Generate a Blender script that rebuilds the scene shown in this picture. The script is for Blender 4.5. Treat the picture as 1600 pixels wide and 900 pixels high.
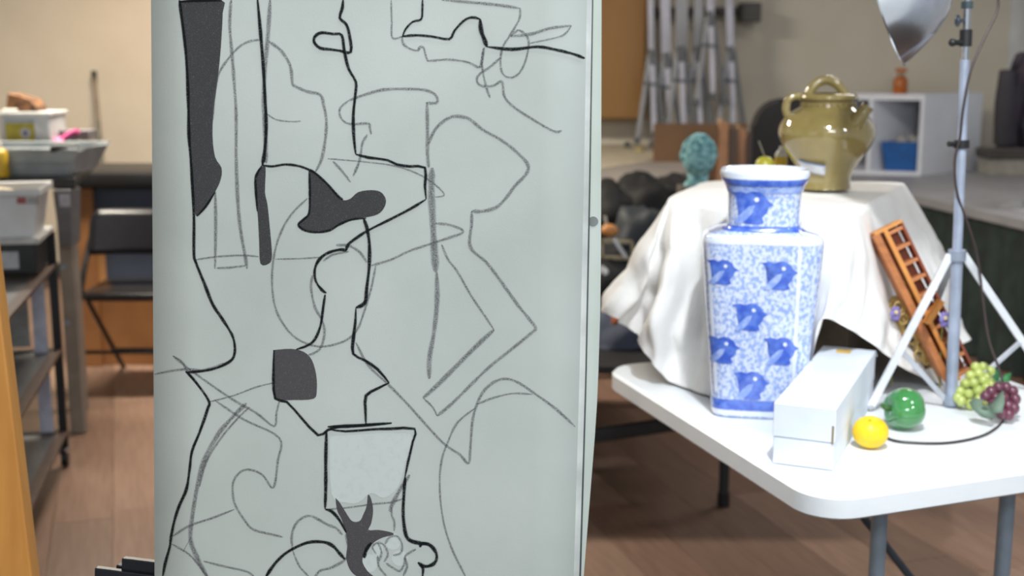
import bpy, bmesh, math, random
from mathutils import Vector, Matrix, noise
from math import sin, cos, pi, radians, sqrt
random.seed(7)
C = bpy.context.scene.collection
for o in list(bpy.data.objects): bpy.data.objects.remove(o)

# ---------------------------------------------------------------- camera
F_PX = 2000.0
PITCH = math.atan(0.187)
CAM = Vector((0, 0, 1.5))
cd = bpy.data.cameras.new('camera'); cam = bpy.data.objects.new('camera', cd); C.objects.link(cam)
cam.location = CAM; cam.rotation_euler = (pi/2 - PITCH, 0, 0)
cd.sensor_width = 36; cd.lens = F_PX/1600*36
cd.clip_start = 0.05
cd.dof.use_dof = True; cd.dof.focus_distance = 1.65; cd.dof.aperture_fstop = 4.6
bpy.context.scene.camera = cam
# ---------------------------------------------------------------- world and exposure
vs = bpy.context.scene.view_settings
vs.view_transform = 'Standard'; vs.look = 'None'; vs.exposure = 0.0; vs.gamma = 1; vs.use_curve_mapping = False
w = bpy.data.worlds.new('world'); bpy.context.scene.world = w; w.use_nodes = True
w.node_tree.nodes['Background'].inputs[0].default_value = (0.90, 0.95, 0.97, 1)
w.node_tree.nodes['Background'].inputs[1].default_value = 0.75
# ---------------------------------------------------------------- lights
def area(name, loc, target, sx, sy, power, col):
    l = bpy.data.lights.new(name, 'AREA'); l.shape = 'RECTANGLE'; l.size = sx; l.size_y = sy
    l.energy = power; l.color = col
    o = bpy.data.objects.new(name, l); C.objects.link(o); o.location = loc
    o.rotation_euler = (Vector(target) - Vector(loc)).to_track_quat('-Z', 'Y').to_euler()
    return o
def spot(name, loc, target, power, col, size_deg, rad, blend=0.6):
    l = bpy.data.lights.new(name, 'SPOT'); l.energy = power; l.color = col
    l.spot_size = radians(size_deg); l.spot_blend = blend; l.shadow_soft_size = rad
    o = bpy.data.objects.new(name, l); C.objects.link(o); o.location = loc
    o.rotation_euler = (Vector(target) - Vector(loc)).to_track_quat('-Z', 'Y').to_euler()
    return o
area('ceiling_tube_near', (0.6, 1.2, 2.86), (0.6, 1.2, 0), 1.2, 0.3, 14, (0.90, 0.97, 1.0))
area('ceiling_tube_far', (2.0, 5.2, 2.86), (2.0, 5.2, 0), 1.2, 0.3, 27, (1.0, 0.96, 0.92))
area('ceiling_tube_left', (-1.6, 5.4, 2.86), (-1.6, 5.6, 0), 1.2, 0.3, 150, (1.0, 0.91, 0.76))
area('camera_fill', (0.6, -1.3, 2.80), (0.6, 2.6, 0.6), 1.2, 0.5, 46, (0.94, 0.98, 1.0))  # added fill behind the camera, lifts the pad and table legs; no fixture
spot('clip_lamp_front', (0.45, 1.25, 2.84), (0.98, 2.72, 0.85), 200, (0.93, 0.97, 1.0), 42, 0.05, 0.45)
spot('clip_lamp_side', (2.3, 0.6, 2.6), (0.85, 2.8, 0.9), 60, (0.95, 0.97, 1.0), 44, 0.10, 0.6)
spot('peach_wall_fill', (-1.9, 7.0, 2.5), (-2.35, 8.25, 1.0), 60, (1.0, 0.66, 0.42), 90, 0.15, 1.0)  # added warm spot, no real fixture, tints the back wall peach

# ---------------------------------------------------------------- projection helpers
FW = Vector((0, cos(PITCH), -sin(PITCH))); UP = Vector((0, sin(PITCH), cos(PITCH)))
def ray(px, py): return FW + Vector((1, 0, 0))*((px-800)/F_PX) + UP*((450-py)/F_PX)
def atz(px, py, z):
    r = ray(px, py); return CAM + r*((z-CAM.z)/r.z)
def aty(px, py, Y):
    r = ray(px, py); return CAM + r*(Y/r.y)
def atp(px, py, P, n):
    r = ray(px, py); return CAM + r*((P-CAM).dot(n)/r.dot(n))
def S(Y): return Y/F_PX            # metres in one pixel at depth Y (roughly)

# ---------------------------------------------------------------- materials
MATS = {}
def srgb(c):
    if isinstance(c, str):
        c = [int(c[i:i+2], 16)/255 for i in (0, 2, 4)]
    return tuple(((x/12.92) if x <= 0.04045 else ((x+0.055)/1.055)**2.4) for x in c)
def mat(name, col, rough=0.6, metal=0.0, col2=None, scale=20, bump=0.0, coat=0.0, trans=0.0, stretch=None, bscale=None, thr=(0.35, 0.65), alpha=None, detail=4):
    if name in MATS: return MATS[name]
    m = bpy.data.materials.new(name); m.use_nodes = True; nt = m.node_tree; N = nt.nodes; L = nt.links
    b = N['Principled BSDF']; c = srgb(col)
    b.inputs['Base Color'].default_value = (*c, 1); b.inputs['Roughness'].default_value = rough
    b.inputs['Metallic'].default_value = metal; b.inputs['Coat Weight'].default_value = coat
    b.inputs['Transmission Weight'].default_value = trans
    if col2 is None:
        col2 = tuple(x*0.88 for x in [int(col[i:i+2], 16)/255 for i in (0, 2, 4)])
    tc = N.new('ShaderNodeTexCoord'); mp = N.new('ShaderNodeMapping')
    L.new(tc.outputs['Object'], mp.inputs[0])
    if stretch: mp.inputs['Scale'].default_value = stretch
    nz = N.new('ShaderNodeTexNoise'); nz.inputs['Scale'].default_value = scale; nz.inputs['Detail'].default_value = detail
    L.new(mp.outputs[0], nz.inputs['Vector'])
    rp = N.new('ShaderNodeValToRGB'); rp.color_ramp.elements[0].position = thr[0]; rp.color_ramp.elements[1].position = thr[1]
    rp.color_ramp.elements[0].color = (*srgb(col2), 1); rp.color_ramp.elements[1].color = (*c, 1)
    L.new(nz.outputs[0], rp.inputs[0]); L.new(rp.outputs[0], b.inputs['Base Color'])
    if bump:
        n2 = N.new('ShaderNodeTexNoise'); n2.inputs['Scale'].default_value = bscale or scale*3; n2.inputs['Detail'].default_value = 5
        L.new(mp.outputs[0], n2.inputs['Vector'])
        bp = N.new('ShaderNodeBump'); bp.inputs['Strength'].default_value = bump; bp.inputs['Distance'].default_value = 0.004
        L.new(n2.outputs[0], bp.inputs['Height']); L.new(bp.outputs[0], b.inputs['Normal'])
    MATS[name] = m
    return m
def charcoal_mat(name, col, amax, cover, edge=2.0, gscale=900, amp=3.0, bl=.6):
    m = bpy.data.materials.new(name); m.use_nodes = True; nt = m.node_tree; N = nt.nodes; L = nt.links
    b = N['Principled BSDF']; b.inputs['Base Color'].default_value = (*srgb(col), 1); b.inputs['Roughness'].default_value = 0.9
    b.inputs['Specular IOR Level'].default_value = 0.1
    uv = N.new('ShaderNodeUVMap'); sp = N.new('ShaderNodeSeparateXYZ'); L.new(uv.outputs[0], sp.inputs[0])
    def ma(op, a, bb=None, clamp=False):
        n = N.new('ShaderNodeMath'); n.operation = op; n.use_clamp = clamp
        for i, v in enumerate((a, bb)):
            if v is None: continue
            if isinstance(v, (int, float)): n.inputs[i].default_value = v
            else: L.new(v, n.inputs[i])
        return n.outputs[0]
    d = ma('ABSOLUTE', ma('SUBTRACT', ma('MULTIPLY', sp.outputs[1], 2.0), 1.0))
    fall = ma('SUBTRACT', 1.0, ma('POWER', d, edge), True)
    tc = N.new('ShaderNodeTexCoord'); nz = N.new('ShaderNodeTexNoise'); nz.inputs['Scale'].default_value = gscale; nz.inputs['Detail'].default_value = 2
    L.new(tc.outputs['Object'], nz.inputs['Vector'])
    nb = N.new('ShaderNodeTexNoise'); nb.inputs['Scale'].default_value = 60; L.new(tc.outputs['Object'], nb.inputs['Vector'])
    g = ma('ADD', ma('MULTIPLY', ma('SUBTRACT', nz.outputs[0], 0.5), amp), cover, True)
    g2 = ma('ADD', ma('MULTIPLY', nb.outputs[0], 0.8), bl, True)
    a = ma('MULTIPLY', ma('MULTIPLY', ma('MULTIPLY', fall, g), g2), amax)
    L.new(a, b.inputs['Alpha'])
    MATS[name] = m
    return m

# ---------------------------------------------------------------- mesh helpers
class MB:
    def __init__(s): s.bm = bmesh.new()
    def quad(s, pts):
        return s.bm.faces.new([s.bm.verts.new(Vector(p)) for p in pts])
    def box(s, c, size, R=None, bev=0.0):
        c = Vector(c); hx, hy, hz = [v/2 for v in size]; R = R or Matrix.Identity(3)
        vs_ = [s.bm.verts.new(c + R @ Vector((x*hx, y*hy, z*hz))) for x in (-1, 1) for y in (-1, 1) for z in (-1, 1)]
        fs = []
        for f in ((0,1,3,2),(4,6,7,5),(0,4,5,1),(2,3,7,6),(0,2,6,4),(1,5,7,3)):
            fs.append(s.bm.faces.new([vs_[i] for i in f]))
        if bev > 0:
            es = list({e for f in fs for e in f.edges})
            bmesh.ops.bevel(s.bm, geom=es, offset=bev, segments=2, affect='EDGES', profile=0.5)
        return s
    def hexa(s, bot, top, bev=0.0):
        n = len(bot)
        b = [s.bm.verts.new(Vector(p)) for p in bot]; t = [s.bm.verts.new(Vector(p)) for p in top]
        fs = [s.bm.faces.new(b[::-1]), s.bm.faces.new(t)]
        for i in range(n): fs.append(s.bm.faces.new((b[i], b[(i+1) % n], t[(i+1) % n], t[i])))
        if bev > 0:
            es = list({e for f in fs for e in f.edges})
            bmesh.ops.bevel(s.bm, geom=es, offset=bev, segments=3, affect='EDGES', profile=0.5)
        return s
    def beam(s, a, b, wx, wy, side=None, bev=0.0):
        a = Vector(a); b = Vector(b); d = (b-a).normalized()
        sx = Vector(side) if side is not None else Vector((0, 1, 0))
        x = d.cross(sx)
        if x.length < 1e-4: x = d.cross(Vector((1, 0, 0)))
        x.normalize(); y = x.cross(d).normalized()
        R = Matrix((x, y, d)).transposed()
        return s.box((a+b)/2, (wx, wy, (b-a).length), R, bev)
    def tube(s, pts, r, n=12, close=True):
        pts = [Vector(p) for p in pts]; m = len(pts)
        rr = r if isinstance(r, (list, tuple)) else [r]*m
        rings = []; prev = None
        for i, p in enumerate(pts):
            d = (pts[min(i+1, m-1)] - pts[max(i-1, 0)]).normalized()
            if prev is None:
                x = d.cross(Vector((0, 0, 1)))
                if x.length < 1e-3: x = d.cross(Vector((1, 0, 0)))
            else:
                x = prev - d*prev.dot(d)
            x.normalize(); prev = x; y = d.cross(x)
            rings.append([s.bm.verts.new(p + (x*cos(2*pi*k/n) + y*sin(2*pi*k/n))*rr[i]) for k in range(n)])
        for i in range(m-1):
            for k in range(n): s.bm.faces.new((rings[i][k], rings[i][(k+1) % n], rings[i+1][(k+1) % n], rings[i+1][k]))
        if close: s.bm.faces.new(rings[0][::-1]); s.bm.faces.new(rings[-1])
        return s
    def lathe(s, prof, c=(0, 0, 0), n=48, fn=None, R=None):
        c = Vector(c); R = R or Matrix.Identity(3); rings = []
        for (r, z) in prof:
            if r < 1e-6: rings.append([s.bm.verts.new(c + R @ Vector((0, 0, z)))])
            else:
                rg = []
                for k in range(n):
                    a = 2*pi*k/n
                    x, y = (fn(a, z, r) if fn else (r*cos(a), r*sin(a)))
                    rg.append(s.bm.verts.new(c + R @ Vector((x, y, z))))
                rings.append(rg)
        for a, b in zip(rings, rings[1:]):
            if len(a) == 1 and len(b) == 1: continue
            for k in range(n):
                if len(a) == 1: s.bm.faces.new((a[0], b[(k+1) % n], b[k]))
                elif len(b) == 1: s.bm.faces.new((a[k], a[(k+1) % n], b[0]))
                else: s.bm.faces.new((a[k], a[(k+1) % n], b[(k+1) % n], b[k]))
        return s
    def grid(s, rows):
        V = [[s.bm.verts.new(Vector(p)) for p in r] for r in rows]
        for a, b in zip(V, V[1:]):
            for i in range(len(a)-1): s.bm.faces.new((a[i], a[i+1], b[i+1], b[i]))
        return s
    def ball(s, c, r, n=16, sc=(1, 1, 1), fn=None):
        c = Vector(c); m = n//2; prof = []
        rings = []
        for i in range(m+1):
            t = pi*i/m
            if i in (0, m):
                v = Vector((0, 0, cos(t)))
                k = fn(v) if fn else 1
                rings.append([s.bm.verts.new(c + Vector((0, 0, v.z*sc[2]))*r*k)])
            else:
                rg = []
                for j in range(n):
                    v = Vector((sin(t)*cos(2*pi*j/n), sin(t)*sin(2*pi*j/n), cos(t)))
                    k = fn(v) if fn else 1
                    rg.append(s.bm.verts.new(c + Vector((v.x*sc[0], v.y*sc[1], v.z*sc[2]))*r*k))
                rings.append(rg)
        for a, b in zip(rings, rings[1:]):
            for k in range(n):
                if len(a) == 1: s.bm.faces.new((a[0], b[k], b[(k+1) % n]))
                elif len(b) == 1: s.bm.faces.new((a[(k+1) % n], a[k], b[0]))
                else: s.bm.faces.new((a[(k+1) % n], a[k], b[k], b[(k+1) % n]))
        return s
def obj(name, mb, m, parent=None, smooth=False, angle=40, solid=0.0, sub=0, kind=None, bevel=0, fix=True):
    me = bpy.data.meshes.new(name)
    if fix: bmesh.ops.recalc_face_normals(mb.bm, faces=mb.bm.faces)
    if smooth:
        for f in mb.bm.faces: f.smooth = True
        for e in mb.bm.edges:
            if len(e.link_faces) == 2 and e.calc_face_angle(0) > radians(angle): e.smooth = False
    mb.bm.to_mesh(me); mb.bm.free()
    me.materials.append(m)
    o = bpy.data.objects.new(name, me); C.objects.link(o)
    if parent is not None:
        o.parent = parent
        o.location = -(world_loc(parent))
    if solid:
        md = o.modifiers.new('solid', 'SOLIDIFY'); md.thickness = solid; md.offset = 0
    if sub:
        md = o.modifiers.new('sub', 'SUBSURF'); md.levels = sub; md.render_levels = sub
    if bevel:
        md = o.modifiers.new('bev', 'BEVEL'); md.width = bevel; md.segments = 2; md.limit_method = 'ANGLE'
    if kind: o['kind'] = kind
    return o
def world_loc(o):
    l = Vector(o.location)
    p = o.parent
    while p is not None: l = l + Vector(p.location); p = p.parent
    return l
def thing(name, label, cat, loc=(0, 0, 0), group=None):
    o = bpy.data.objects.new(name, None); C.objects.link(o); o.location = loc; o.empty_display_size = 0.05
    o['label'] = label; o['category'] = cat
    if group: o['group'] = group
    return o
def tag(o, label, cat, group=None):
    o['label'] = label; o['category'] = cat
    if group: o['group'] = group
    return o
def struct(name, mb, m, **k):
    o = obj(name, mb, m, **k); o['kind'] = 'structure'; return o
def Rz(a): return Matrix.Rotation(a, 3, 'Z')
def spline(pts, k=5):
    P = [Vector(p) for p in pts]
    if len(P) < 3: return P
    out = []
    for i in range(len(P)-1):
        p0 = P[max(i-1, 0)]; p1 = P[i]; p2 = P[i+1]; p3 = P[min(i+2, len(P)-1)]
        for j in range(k):
            t = j/k
            out.append(0.5*((2*p1) + (p2-p0)*t + (2*p0-5*p1+4*p2-p3)*t*t + (3*p1-p0-3*p2+p3)*t**3))
    out.append(P[-1]); return out

# ---------------------------------------------------------------- shared materials
white_plastic = mat('white_plastic', 'e9eef4', 0.35, col2='dfe6ee', scale=8, bump=0.05)
steel_grey = mat('painted_steel_grey', '93a0ae', 0.35, 0.15, scale=10)
black_paint = mat('black_paint', '141417', 0.35, scale=10)
black_vinyl = mat('black_vinyl', '1b1b20', 0.32, scale=30, bump=0.1)
dark_plastic = mat('dark_plastic', '1a1a1c', 0.45, scale=20)
chrome = mat('chrome', 'd5dae2', 0.16, 1.0, scale=6)
satin_alu = mat('satin_aluminium', 'b4b6c2', 0.35, 0.6, scale=12)
white_enamel = mat('white_enamel', 'e8ebf0', 0.3, scale=12)

# ================================================================ SETTING
TH = radians(16.9)                                   # table and floor boards share this turn
UD = Vector((-sin(TH), cos(TH), 0)); VD = Vector((cos(TH), sin(TH), 0))
mb = MB(); mb.box((0, 4.0, -0.06), (9.2, 9.6, 0.10))
floor = struct('floor', mb, mat('floor_screed', '5a4a41', 0.8))
plank_m = [mat('plank_%d' % i, c, 0.42, col2=c2, scale=6, stretch=(9, 0.8, 1), thr=(0.3, 0.7), bump=0.05) for i, (c, c2) in enumerate((
    ('8f7363', '7d6354'), ('866b5c', '74594b'), ('967a69', '80685a'), ('7e6658', '6e574b')))]
pw, plen = 0.185, 1.35
cols = {}
plank_meshes = []
for i in range(4):
    me_mb = MB(); me_mb.box((0, 0, 0), (pw-0.0015, plen-0.0015, 0.01))
    me = bpy.data.meshes.new('plank'); bmesh.ops.recalc_face_normals(me_mb.bm, faces=me_mb.bm.faces); me_mb.bm.to_mesh(me); me.materials.append(plank_m[i]); plank_meshes.append(me)
cand = []
for i in range(-30, 45):
    off = random.random()*plen
    for j in range(-2, 9):
        p = VD*(i*pw) + UD*(j*plen+off)
        if not (-3.9 < p.x < 3.35 and 2.3 < p.y < 8.2): continue
        if abs(p.x) > p.y*0.48+0.7: continue
        cand.append(p)
cand.sort(key=lambda p: p.y)
for p in cand[:280]:
    o = bpy.data.objects.new('plank', random.choice(plank_meshes)); C.objects.link(o)
    o.parent = floor; o.location = (p.x, p.y, -0.005 - random.random()*0.0012); o.rotation_euler = (0, 0, TH)
wall_m = mat('wall_paint', 'cbc5b8', 0.85, col2='c6bfb1', scale=3, bump=0.06, bscale=160)
struct('wall_back', MB().box((-0.35, 8.45, 1.45), (7.1, 0.1, 2.9)), wall_m)
struct('wall_left', MB().box((-3.95, 4.0, 1.45), (0.1, 9.0, 2.9)), wall_m)
struct('wall_right', MB().box((3.25, 4.0, 1.45), (0.1, 8.8, 2.9)), mat('wall_paint_cool', 'e0e8f4', 0.85, scale=3, bump=0.05, bscale=150))
struct('ceiling', MB().box((-0.35, 4.0, 2.95), (7.3, 9.0, 0.1)), mat('ceiling_tile', 'dcdcd8', 0.9))
struct('baseboard_back', MB().box((-0.35, 8.385, 0.05), (7.0, 0.02, 0.10)), mat('baseboard_vinyl', '3f3c3a', 0.5))
struct('baseboard_left', MB().box((-3.885, 4.0, 0.05), (0.02, 8.6, 0.10)), MATS['baseboard_vinyl'])

# ================================================================ STILL-LIFE TABLE
TZ = 0.74
NC = atz(1279, 784, TZ)                               # near left corner (before rounding)
FC = atz(940, 572, TZ)
TU = Vector((-sin(radians(17.8)), cos(radians(17.8)), 0)); TV = Vector((cos(radians(21)), sin(radians(21)), 0))
L_ = (FC-NC).dot(TU); W_ = 0.86
def tp(u, v, z=TZ): return Vector((NC.x, NC.y, 0)) + TU*u + TV*v + Vector((0, 0, z))
tab = thing('folding_table', 'white plastic folding table with steel legs, covered with the still life', 'table', (NC.x, NC.y, 0))
mb = MB()
def rrect(u0, u1, v0, v1, r, n=8):
    out = []
    for (cu, cv, a0) in ((u0+r, v0+r, pi*1.5), (u0+r, v1-r, pi), (u1-r, v1-r, pi*0.5), (u1-r, v0+r, 0)):
        for k in range(n+1):
            a = a0 - (pi/2)*k/n
            out.append((cu + r*cos(a), cv + r*sin(a)))
    return out
rp = rrect(0, L_, 0, W_, 0.085)
rp2 = rrect(0.006, L_-0.006, 0.006, W_-0.006, 0.080)
loops = [[tp(u, v, z) for (u, v) in q] for q, z in ((rp2, TZ-0.045), (rp, TZ-0.040), (rp, TZ-0.006), (rp2, TZ))]
V = [[mb.bm.verts.new(p) for p in l] for l in loops]; n = len(rp)
for a, b in zip(V, V[1:]):
    for i in range(n): mb.bm.faces.new((a[i], a[(i+1) % n], b[(i+1) % n], b[i]))
mb.bm.faces.new(V[0][::-1]); mb.bm.faces.new(V[-1])
obj('tabletop', mb, mat('table_plastic', 'eef2f6', 0.4, col2='dde4ec', scale=5, bump=0.08, bscale=90, thr=(0.2, 0.5)), tab, True)
def leg(x, y, top=TZ-0.045):
    m = MB(); m.tube([(x, y, 0.03), (x, y, top)], 0.0155, 16); o = obj('leg', m, steel_grey, tab, True)
    m = MB(); m.tube([(x, y, 0.001), (x, y, 0.035)], [0.019, 0.018], 16); obj('rubber_foot', m, dark_plastic, o, True)
    return o
pl = aty(1372, 850, 2.36); pr = aty(1571, 820, 2.44)
leg(pl.x, pl.y); leg(pr.x, pr.y)
pl2 = Vector((pl.x, pl.y))*(2.86/pl.y); pr2 = Vector((pr.x, pr.y))*(2.74/pr.y)
leg(pl2.x, pl2.y); leg(pr2.x, pr2.y)
mb = MB(); mb.tube([(pl.x, pl.y, 0.22), (pr.x, pr.y, 0.22)], 0.011); obj('crossbar', mb, steel_grey, tab, True)
mb = MB(); mb.tube([(pl2.x, pl2.y, 0.22), (pr2.x, pr2.y, 0.22)], 0.011); obj('crossbar', mb, steel_grey, tab, True)
b0 = aty(1335, 790, 2.55); b1 = aty(1425, 905, 2.60)
mb = MB(); mb.tube([aty(1318, 768, 2.5)+Vector((0, 0.02, 0.02)), b0, b1, aty(1500, 1005, 2.63)], 0.0085); obj('brace', mb, mat('dark_steel', '4a525b', 0.4, 0.3), tab, True)

# ---------------------------------------------------------------- draped box
BZ = 1.15
bFL, bFR, bBR, bBL = [atz(px, py, BZ-0.006) for px, py in ((1050, 311), (1333, 327), (1404, 291), (1112, 285))]
bx = thing('plinth_box', 'cardboard box under the white cloth, carrying the olive jar', 'box', (bFL.x, bFL.y, TZ))
mb = MB(); mb.hexa([(p.x, p.y, TZ+0.001) for p in (bFL, bFR, bBR, bBL)], [(p.x, p.y, BZ-0.006) for p in (bFL, bFR, bBR, bBL)])
obj('body', mb, mat('cardboard', '8a7a66', 0.8), bx)
mb = MB(); c_ = (bFL+bFR+bBR+bBL)/4
mb.hexa([(p.x, p.y, BZ-0.006) for p in (bFL, bFR, bBR, bBL)], [(p.x, p.y, BZ-0.004) for p in (bFL, bFR, bBR, bBL)]); obj('lid', mb, MATS['cardboard'], bx)

# cloth: columns of (top, middle, hem)
ctr = Vector((c_.x, c_.y, BZ+0.004))
def A(px, py, Y): return aty(px, py, Y)
def Z(px, py, z): return atz(px, py, z)
TZc = TZ+0.006
colsC = [
 # top edge              mid                    hem
 (Z(1112, 283, BZ+.004), A(1085, 380, 3.46), A(1060, 520, 3.52)),
 (Z(1085, 291, BZ+.004), A(1040, 370, 3.33), A(990, 470, 3.38)),
 (Z(1062, 300, BZ+.004), A(1015, 385, 3.18), A(958, 474, 3.22)),
 (Z(1050, 306, BZ+.004), A(1000, 390, 3.02), A(944, 482, 3.02)),
 (Z(1044, 311, BZ+.004), A(1018, 395, 2.90), A(968, 497, 2.93)),
 (Z(1048, 313, BZ+.004), A(1030, 400, 2.93), A(983, 509, 2.98)),
 (Z(1058, 314, BZ+.004), A(1040, 410, 2.84), A(996, 540, 2.86)),
 (Z(1072, 315, BZ+.004), A(1056, 420, 2.84), A(1022, 572, 2.83)),
 (Z(1095, 318, BZ+.004), A(1085, 430, 2.86), A(1048, 594, 2.85)),
 (Z(1120, 321, BZ+.004), A(1112, 450, 2.80), Z(1082, 609, TZc)),
 (Z(1160, 324, BZ+.004), A(1150, 450, 2.80), Z(1120, 622, TZc)),
 (Z(1210, 327, BZ+.004), A(1200, 450, 2.78), Z(1180, 626, TZc)),
 (Z(1260, 330, BZ+.004), A(1252, 440, 2.74), Z(1240, 628, TZc)),
 (Z(1300, 331, BZ+.004), A(1290, 440, 2.68), A(1266, 560, 2.62)),
 (Z(1325, 331, BZ+.004), A(1312, 430, 2.66), A(1282, 500, 2.62)),
 (Z(1338, 329, BZ+.004), A(1342, 430, 2.70), A(1318, 510, 2.64)),
 (Z(1348, 324, BZ+.004), A(1364, 440, 2.74), A(1360, 535, 2.68)),
 (Z(1358, 318, BZ+.004), A(1385, 440, 2.84), A(1396, 566, 2.74)),
 (Z(1370, 311, BZ+.004), A(1405, 440, 2.96), A(1446, 594, 2.84)),
 (Z(1382, 305, BZ+.004), A(1430, 430, 3.05), A(1484, 600, 2.90)),
 (Z(1394, 299, BZ+.004), A(1448, 420, 3.10), A(1504, 560, 3.02)),
 (Z(1404, 293, BZ+.004), A(1464, 410, 3.16), A(1517, 530, 3.12)),
 (Z(1411, 289, BZ+.004), A(1470, 392, 3.28), A(1506, 505, 3.30)),
 (Z(1404, 285, BZ+.004), A(1440, 380, 3.48), A(1470, 500, 3.52)),
 (Z(1330, 283, BZ+.004), A(1340, 380, 3.56), A(1340, 500, 3.60)),
 (Z(1220, 280, BZ+.004), A(1220, 380, 3.58), A(1220, 500, 3.62)),
]
n0 = len(colsC); NS = 8
ring_n = n0*NS
def loop_spline(P, k):
    out = []; n = len(P)
    for i in range(n):
        p0, p1, p2, p3 = P[i-1], P[i], P[(i+1) % n], P[(i+2) % n]
        for j in range(k):
            t = j/k
            out.append(0.5*((2*p1) + (p2-p0)*t + (2*p0-5*p1+4*p2-p3)*t*t + (3*p1-p0-3*p2+p3)*t**3))
    return out
tops = loop_spline([c[0] for c in colsC], NS); mids = loop_spline([c[1] for c in colsC], NS); hems = loop_spline([c[2] for c in colsC], NS)
mb = MB(); V = []
for f in (0.0, 0.25, 0.5, 0.72, 0.88, 0.96): 
    if f == 0: V.append([mb.bm.verts.new(ctr)])
    else:
        rg = []
        for t in tops:
            p = ctr.lerp(t, f); p.z = BZ+0.004 + 0.0025*noise.noise(p*9) - (0.001 if f > .95 else 0)
            rg.append(mb.bm.verts.new(p))
        V.append(rg)
M_ = 26
for j in range(M_+1):
    t = j/M_
    rg = []
    for i in range(ring_n):
        a, b, c = tops[i], mids[i], hems[i]
        # quadratic through a, b (t=.45), c, with a rounded lip
        tm = 0.45
        la = (t-tm)*(t-1)/((0-tm)*(0-1)); lb = t*(t-1)/(tm*(tm-1)); lc = t*(t-tm)/(1*(1-tm))
        p = a*la + b*lb + c*lc
        out = Vector((p.x-ctr.x, p.y-ctr.y, 0)).normalized()
        lip = 0.004*min(1, t*12)
        g = min(1, max(0, (t-0.04)*1.3))
        w_ = 0.5*sin(i/NS*2.9+0.8) + 0.35*sin(i/NS*5.3+2*t)
        q = Vector((p.x*5.0, p.y*5.0, p.z*3.0))
        crease = noise.noise(q*1.3)*0.050 + abs(noise.noise(q*2.7+Vector((3, 1, 2))))*0.040 - abs(noise.noise(Vector((q.x*1.6+4, q.y*1.6, q.z*.8))))*0.030 + noise.noise(q*6)*0.008
        p = p + out*(lip + g*(0.006*w_ + crease - 0.004))
        p.z -= 0.004*(1-t)*0
        p.z = max(p.z, TZ+0.004 + 0.002*abs(noise.noise(q*4))) if p.y < 3.15 else p.z
        rg.append(mb.bm.verts.new(p))
    V.append(rg)
for a, b in zip(V, V[1:]):
    for k in range(ring_n):
        k2 = (k+1) % ring_n
        if len(a) == 1: mb.bm.faces.new((a[0], b[k], b[k2]))
        else: mb.bm.faces.new((a[k], b[k], b[k2], a[k2]))
cloth = obj('drape_cloth', mb, mat('canvas_cloth', 'f1f0ee', 0.9, col2='e8e6e4', scale=14, bump=0.25, bscale=70, thr=(0.3, 0.6)), None, True, 80)
tag(cloth, 'white canvas cloth draped over the box in folds behind the blue and white vase', 'cloth')

# ---------------------------------------------------------------- olive jar
jp = Z(1288, 296, BZ+0.008); js = S(jp.y)
jar = thing('glazed_jar', 'olive green glazed ceramic jar with spout and loop handles on the draped box', 'jar', (jp.x, jp.y, BZ+0.008))
JZ = BZ+0.011
olive = mat('olive_glaze', '9a8a58', 0.08, col2='7d6e40', scale=9, coat=1.0, thr=(0.3, 0.7), bump=0.03, bscale=30)
prof_px = [(0, 0), (37, 0), (40, 3), (39, 12), (41, 24), (48, 38), (58, 52), (67, 66), (73, 80), (74, 90), (71, 101), (63, 112), (51, 121), (43, 126), (40, 129), (40, 135), (44, 138), (45, 142), (42, 146), (37, 147), (36, 141), (0, 139)]
k_ = js*1.0
prof = spline([Vector((x*k_, 0, z*k_)) for x, z in prof_px], 4)
mb = MB(); mb.lathe([(max(p.x, 0), p.z) for p in prof], (jp.x, jp.y, JZ), 64)
obj('body', mb, olive, jar, True, 50)
def J(px, py, dy=0.0): return aty(px, py, jp.y+dy)
mb = MB(); mb.tube(spline([J(1262, 160), J(1264, 146), J(1275, 131), J(1291, 125), J(1307, 131), J(1319, 146), J(1323, 160)], 6), 0.0115, 14); obj('top_handle', mb, olive, jar, True)
mb = MB(); mb.tube(spline([J(1258, 154), J(1244, 150), J(1232, 156), J(1228, 170), J(1232, 184)], 6), 0.0095, 12); obj('side_handle', mb, olive, jar, True)
mb = MB(); mb.tube(spline([J(1326, 210, -.070), J(1336, 195, -.086), J(1346, 180, -.094), J(1356, 166, -.096)], 5), [0.026-0.013*(i/15) if i < 14 else .0155 for i in range(16)], 14); obj('spout', mb, olive, jar, True)
mb = MB()
for i in range(14):
    a = pi+pi*i/13
    mb.ball((jp.x+41*k_*cos(a), jp.y+41*k_*sin(a), JZ+131*k_), 0.0040, 8)
obj('bead_band', mb, olive, jar, True)
# paper label on the jar (curved, follows the body)
def jr(z):
    zz = z/k_
    for (x0, z0), (x1, z1) in zip(prof_px[2:], prof_px[3:]):
        if z0 <= zz <= z1: return (x0+(x1-x0)*(zz-z0)/(z1-z0))*k_
    return 0.06
def jl(a0, a1, z0, z1, off, nx=10, ny=5):
    rows = []
    for j in range(ny+1):
        z = z0+(z1-z0)*j/ny; r = jr(z)+off
        rows.append([(jp.x+r*sin(a0+(a1-a0)*i/nx), jp.y-r*cos(a0+(a1-a0)*i/nx), JZ+z-(0.010*i/nx)) for i in range(nx+1)])
    m = MB(); m.grid(rows); return m
lb_ = obj('price_label', jl(radians(-62), radians(-14), 0.048, 0.073, 0.0035), mat('label_paper', 'dfe2ea', 0.7), jar, True, solid=0.0004)
obj('blue_edge', jl(radians(-60), radians(-14), 0.0705, 0.0735, 0.0045, 10, 1), mat('label_blue', '5f8fd0', 0.6), lb_, True)
obj('printed_mark', jl(radians(-22), radians(-16), 0.058, 0.066, 0.0045, 3, 2), mat('label_mark', '7a7fae', 0.6), lb_, True)

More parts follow.
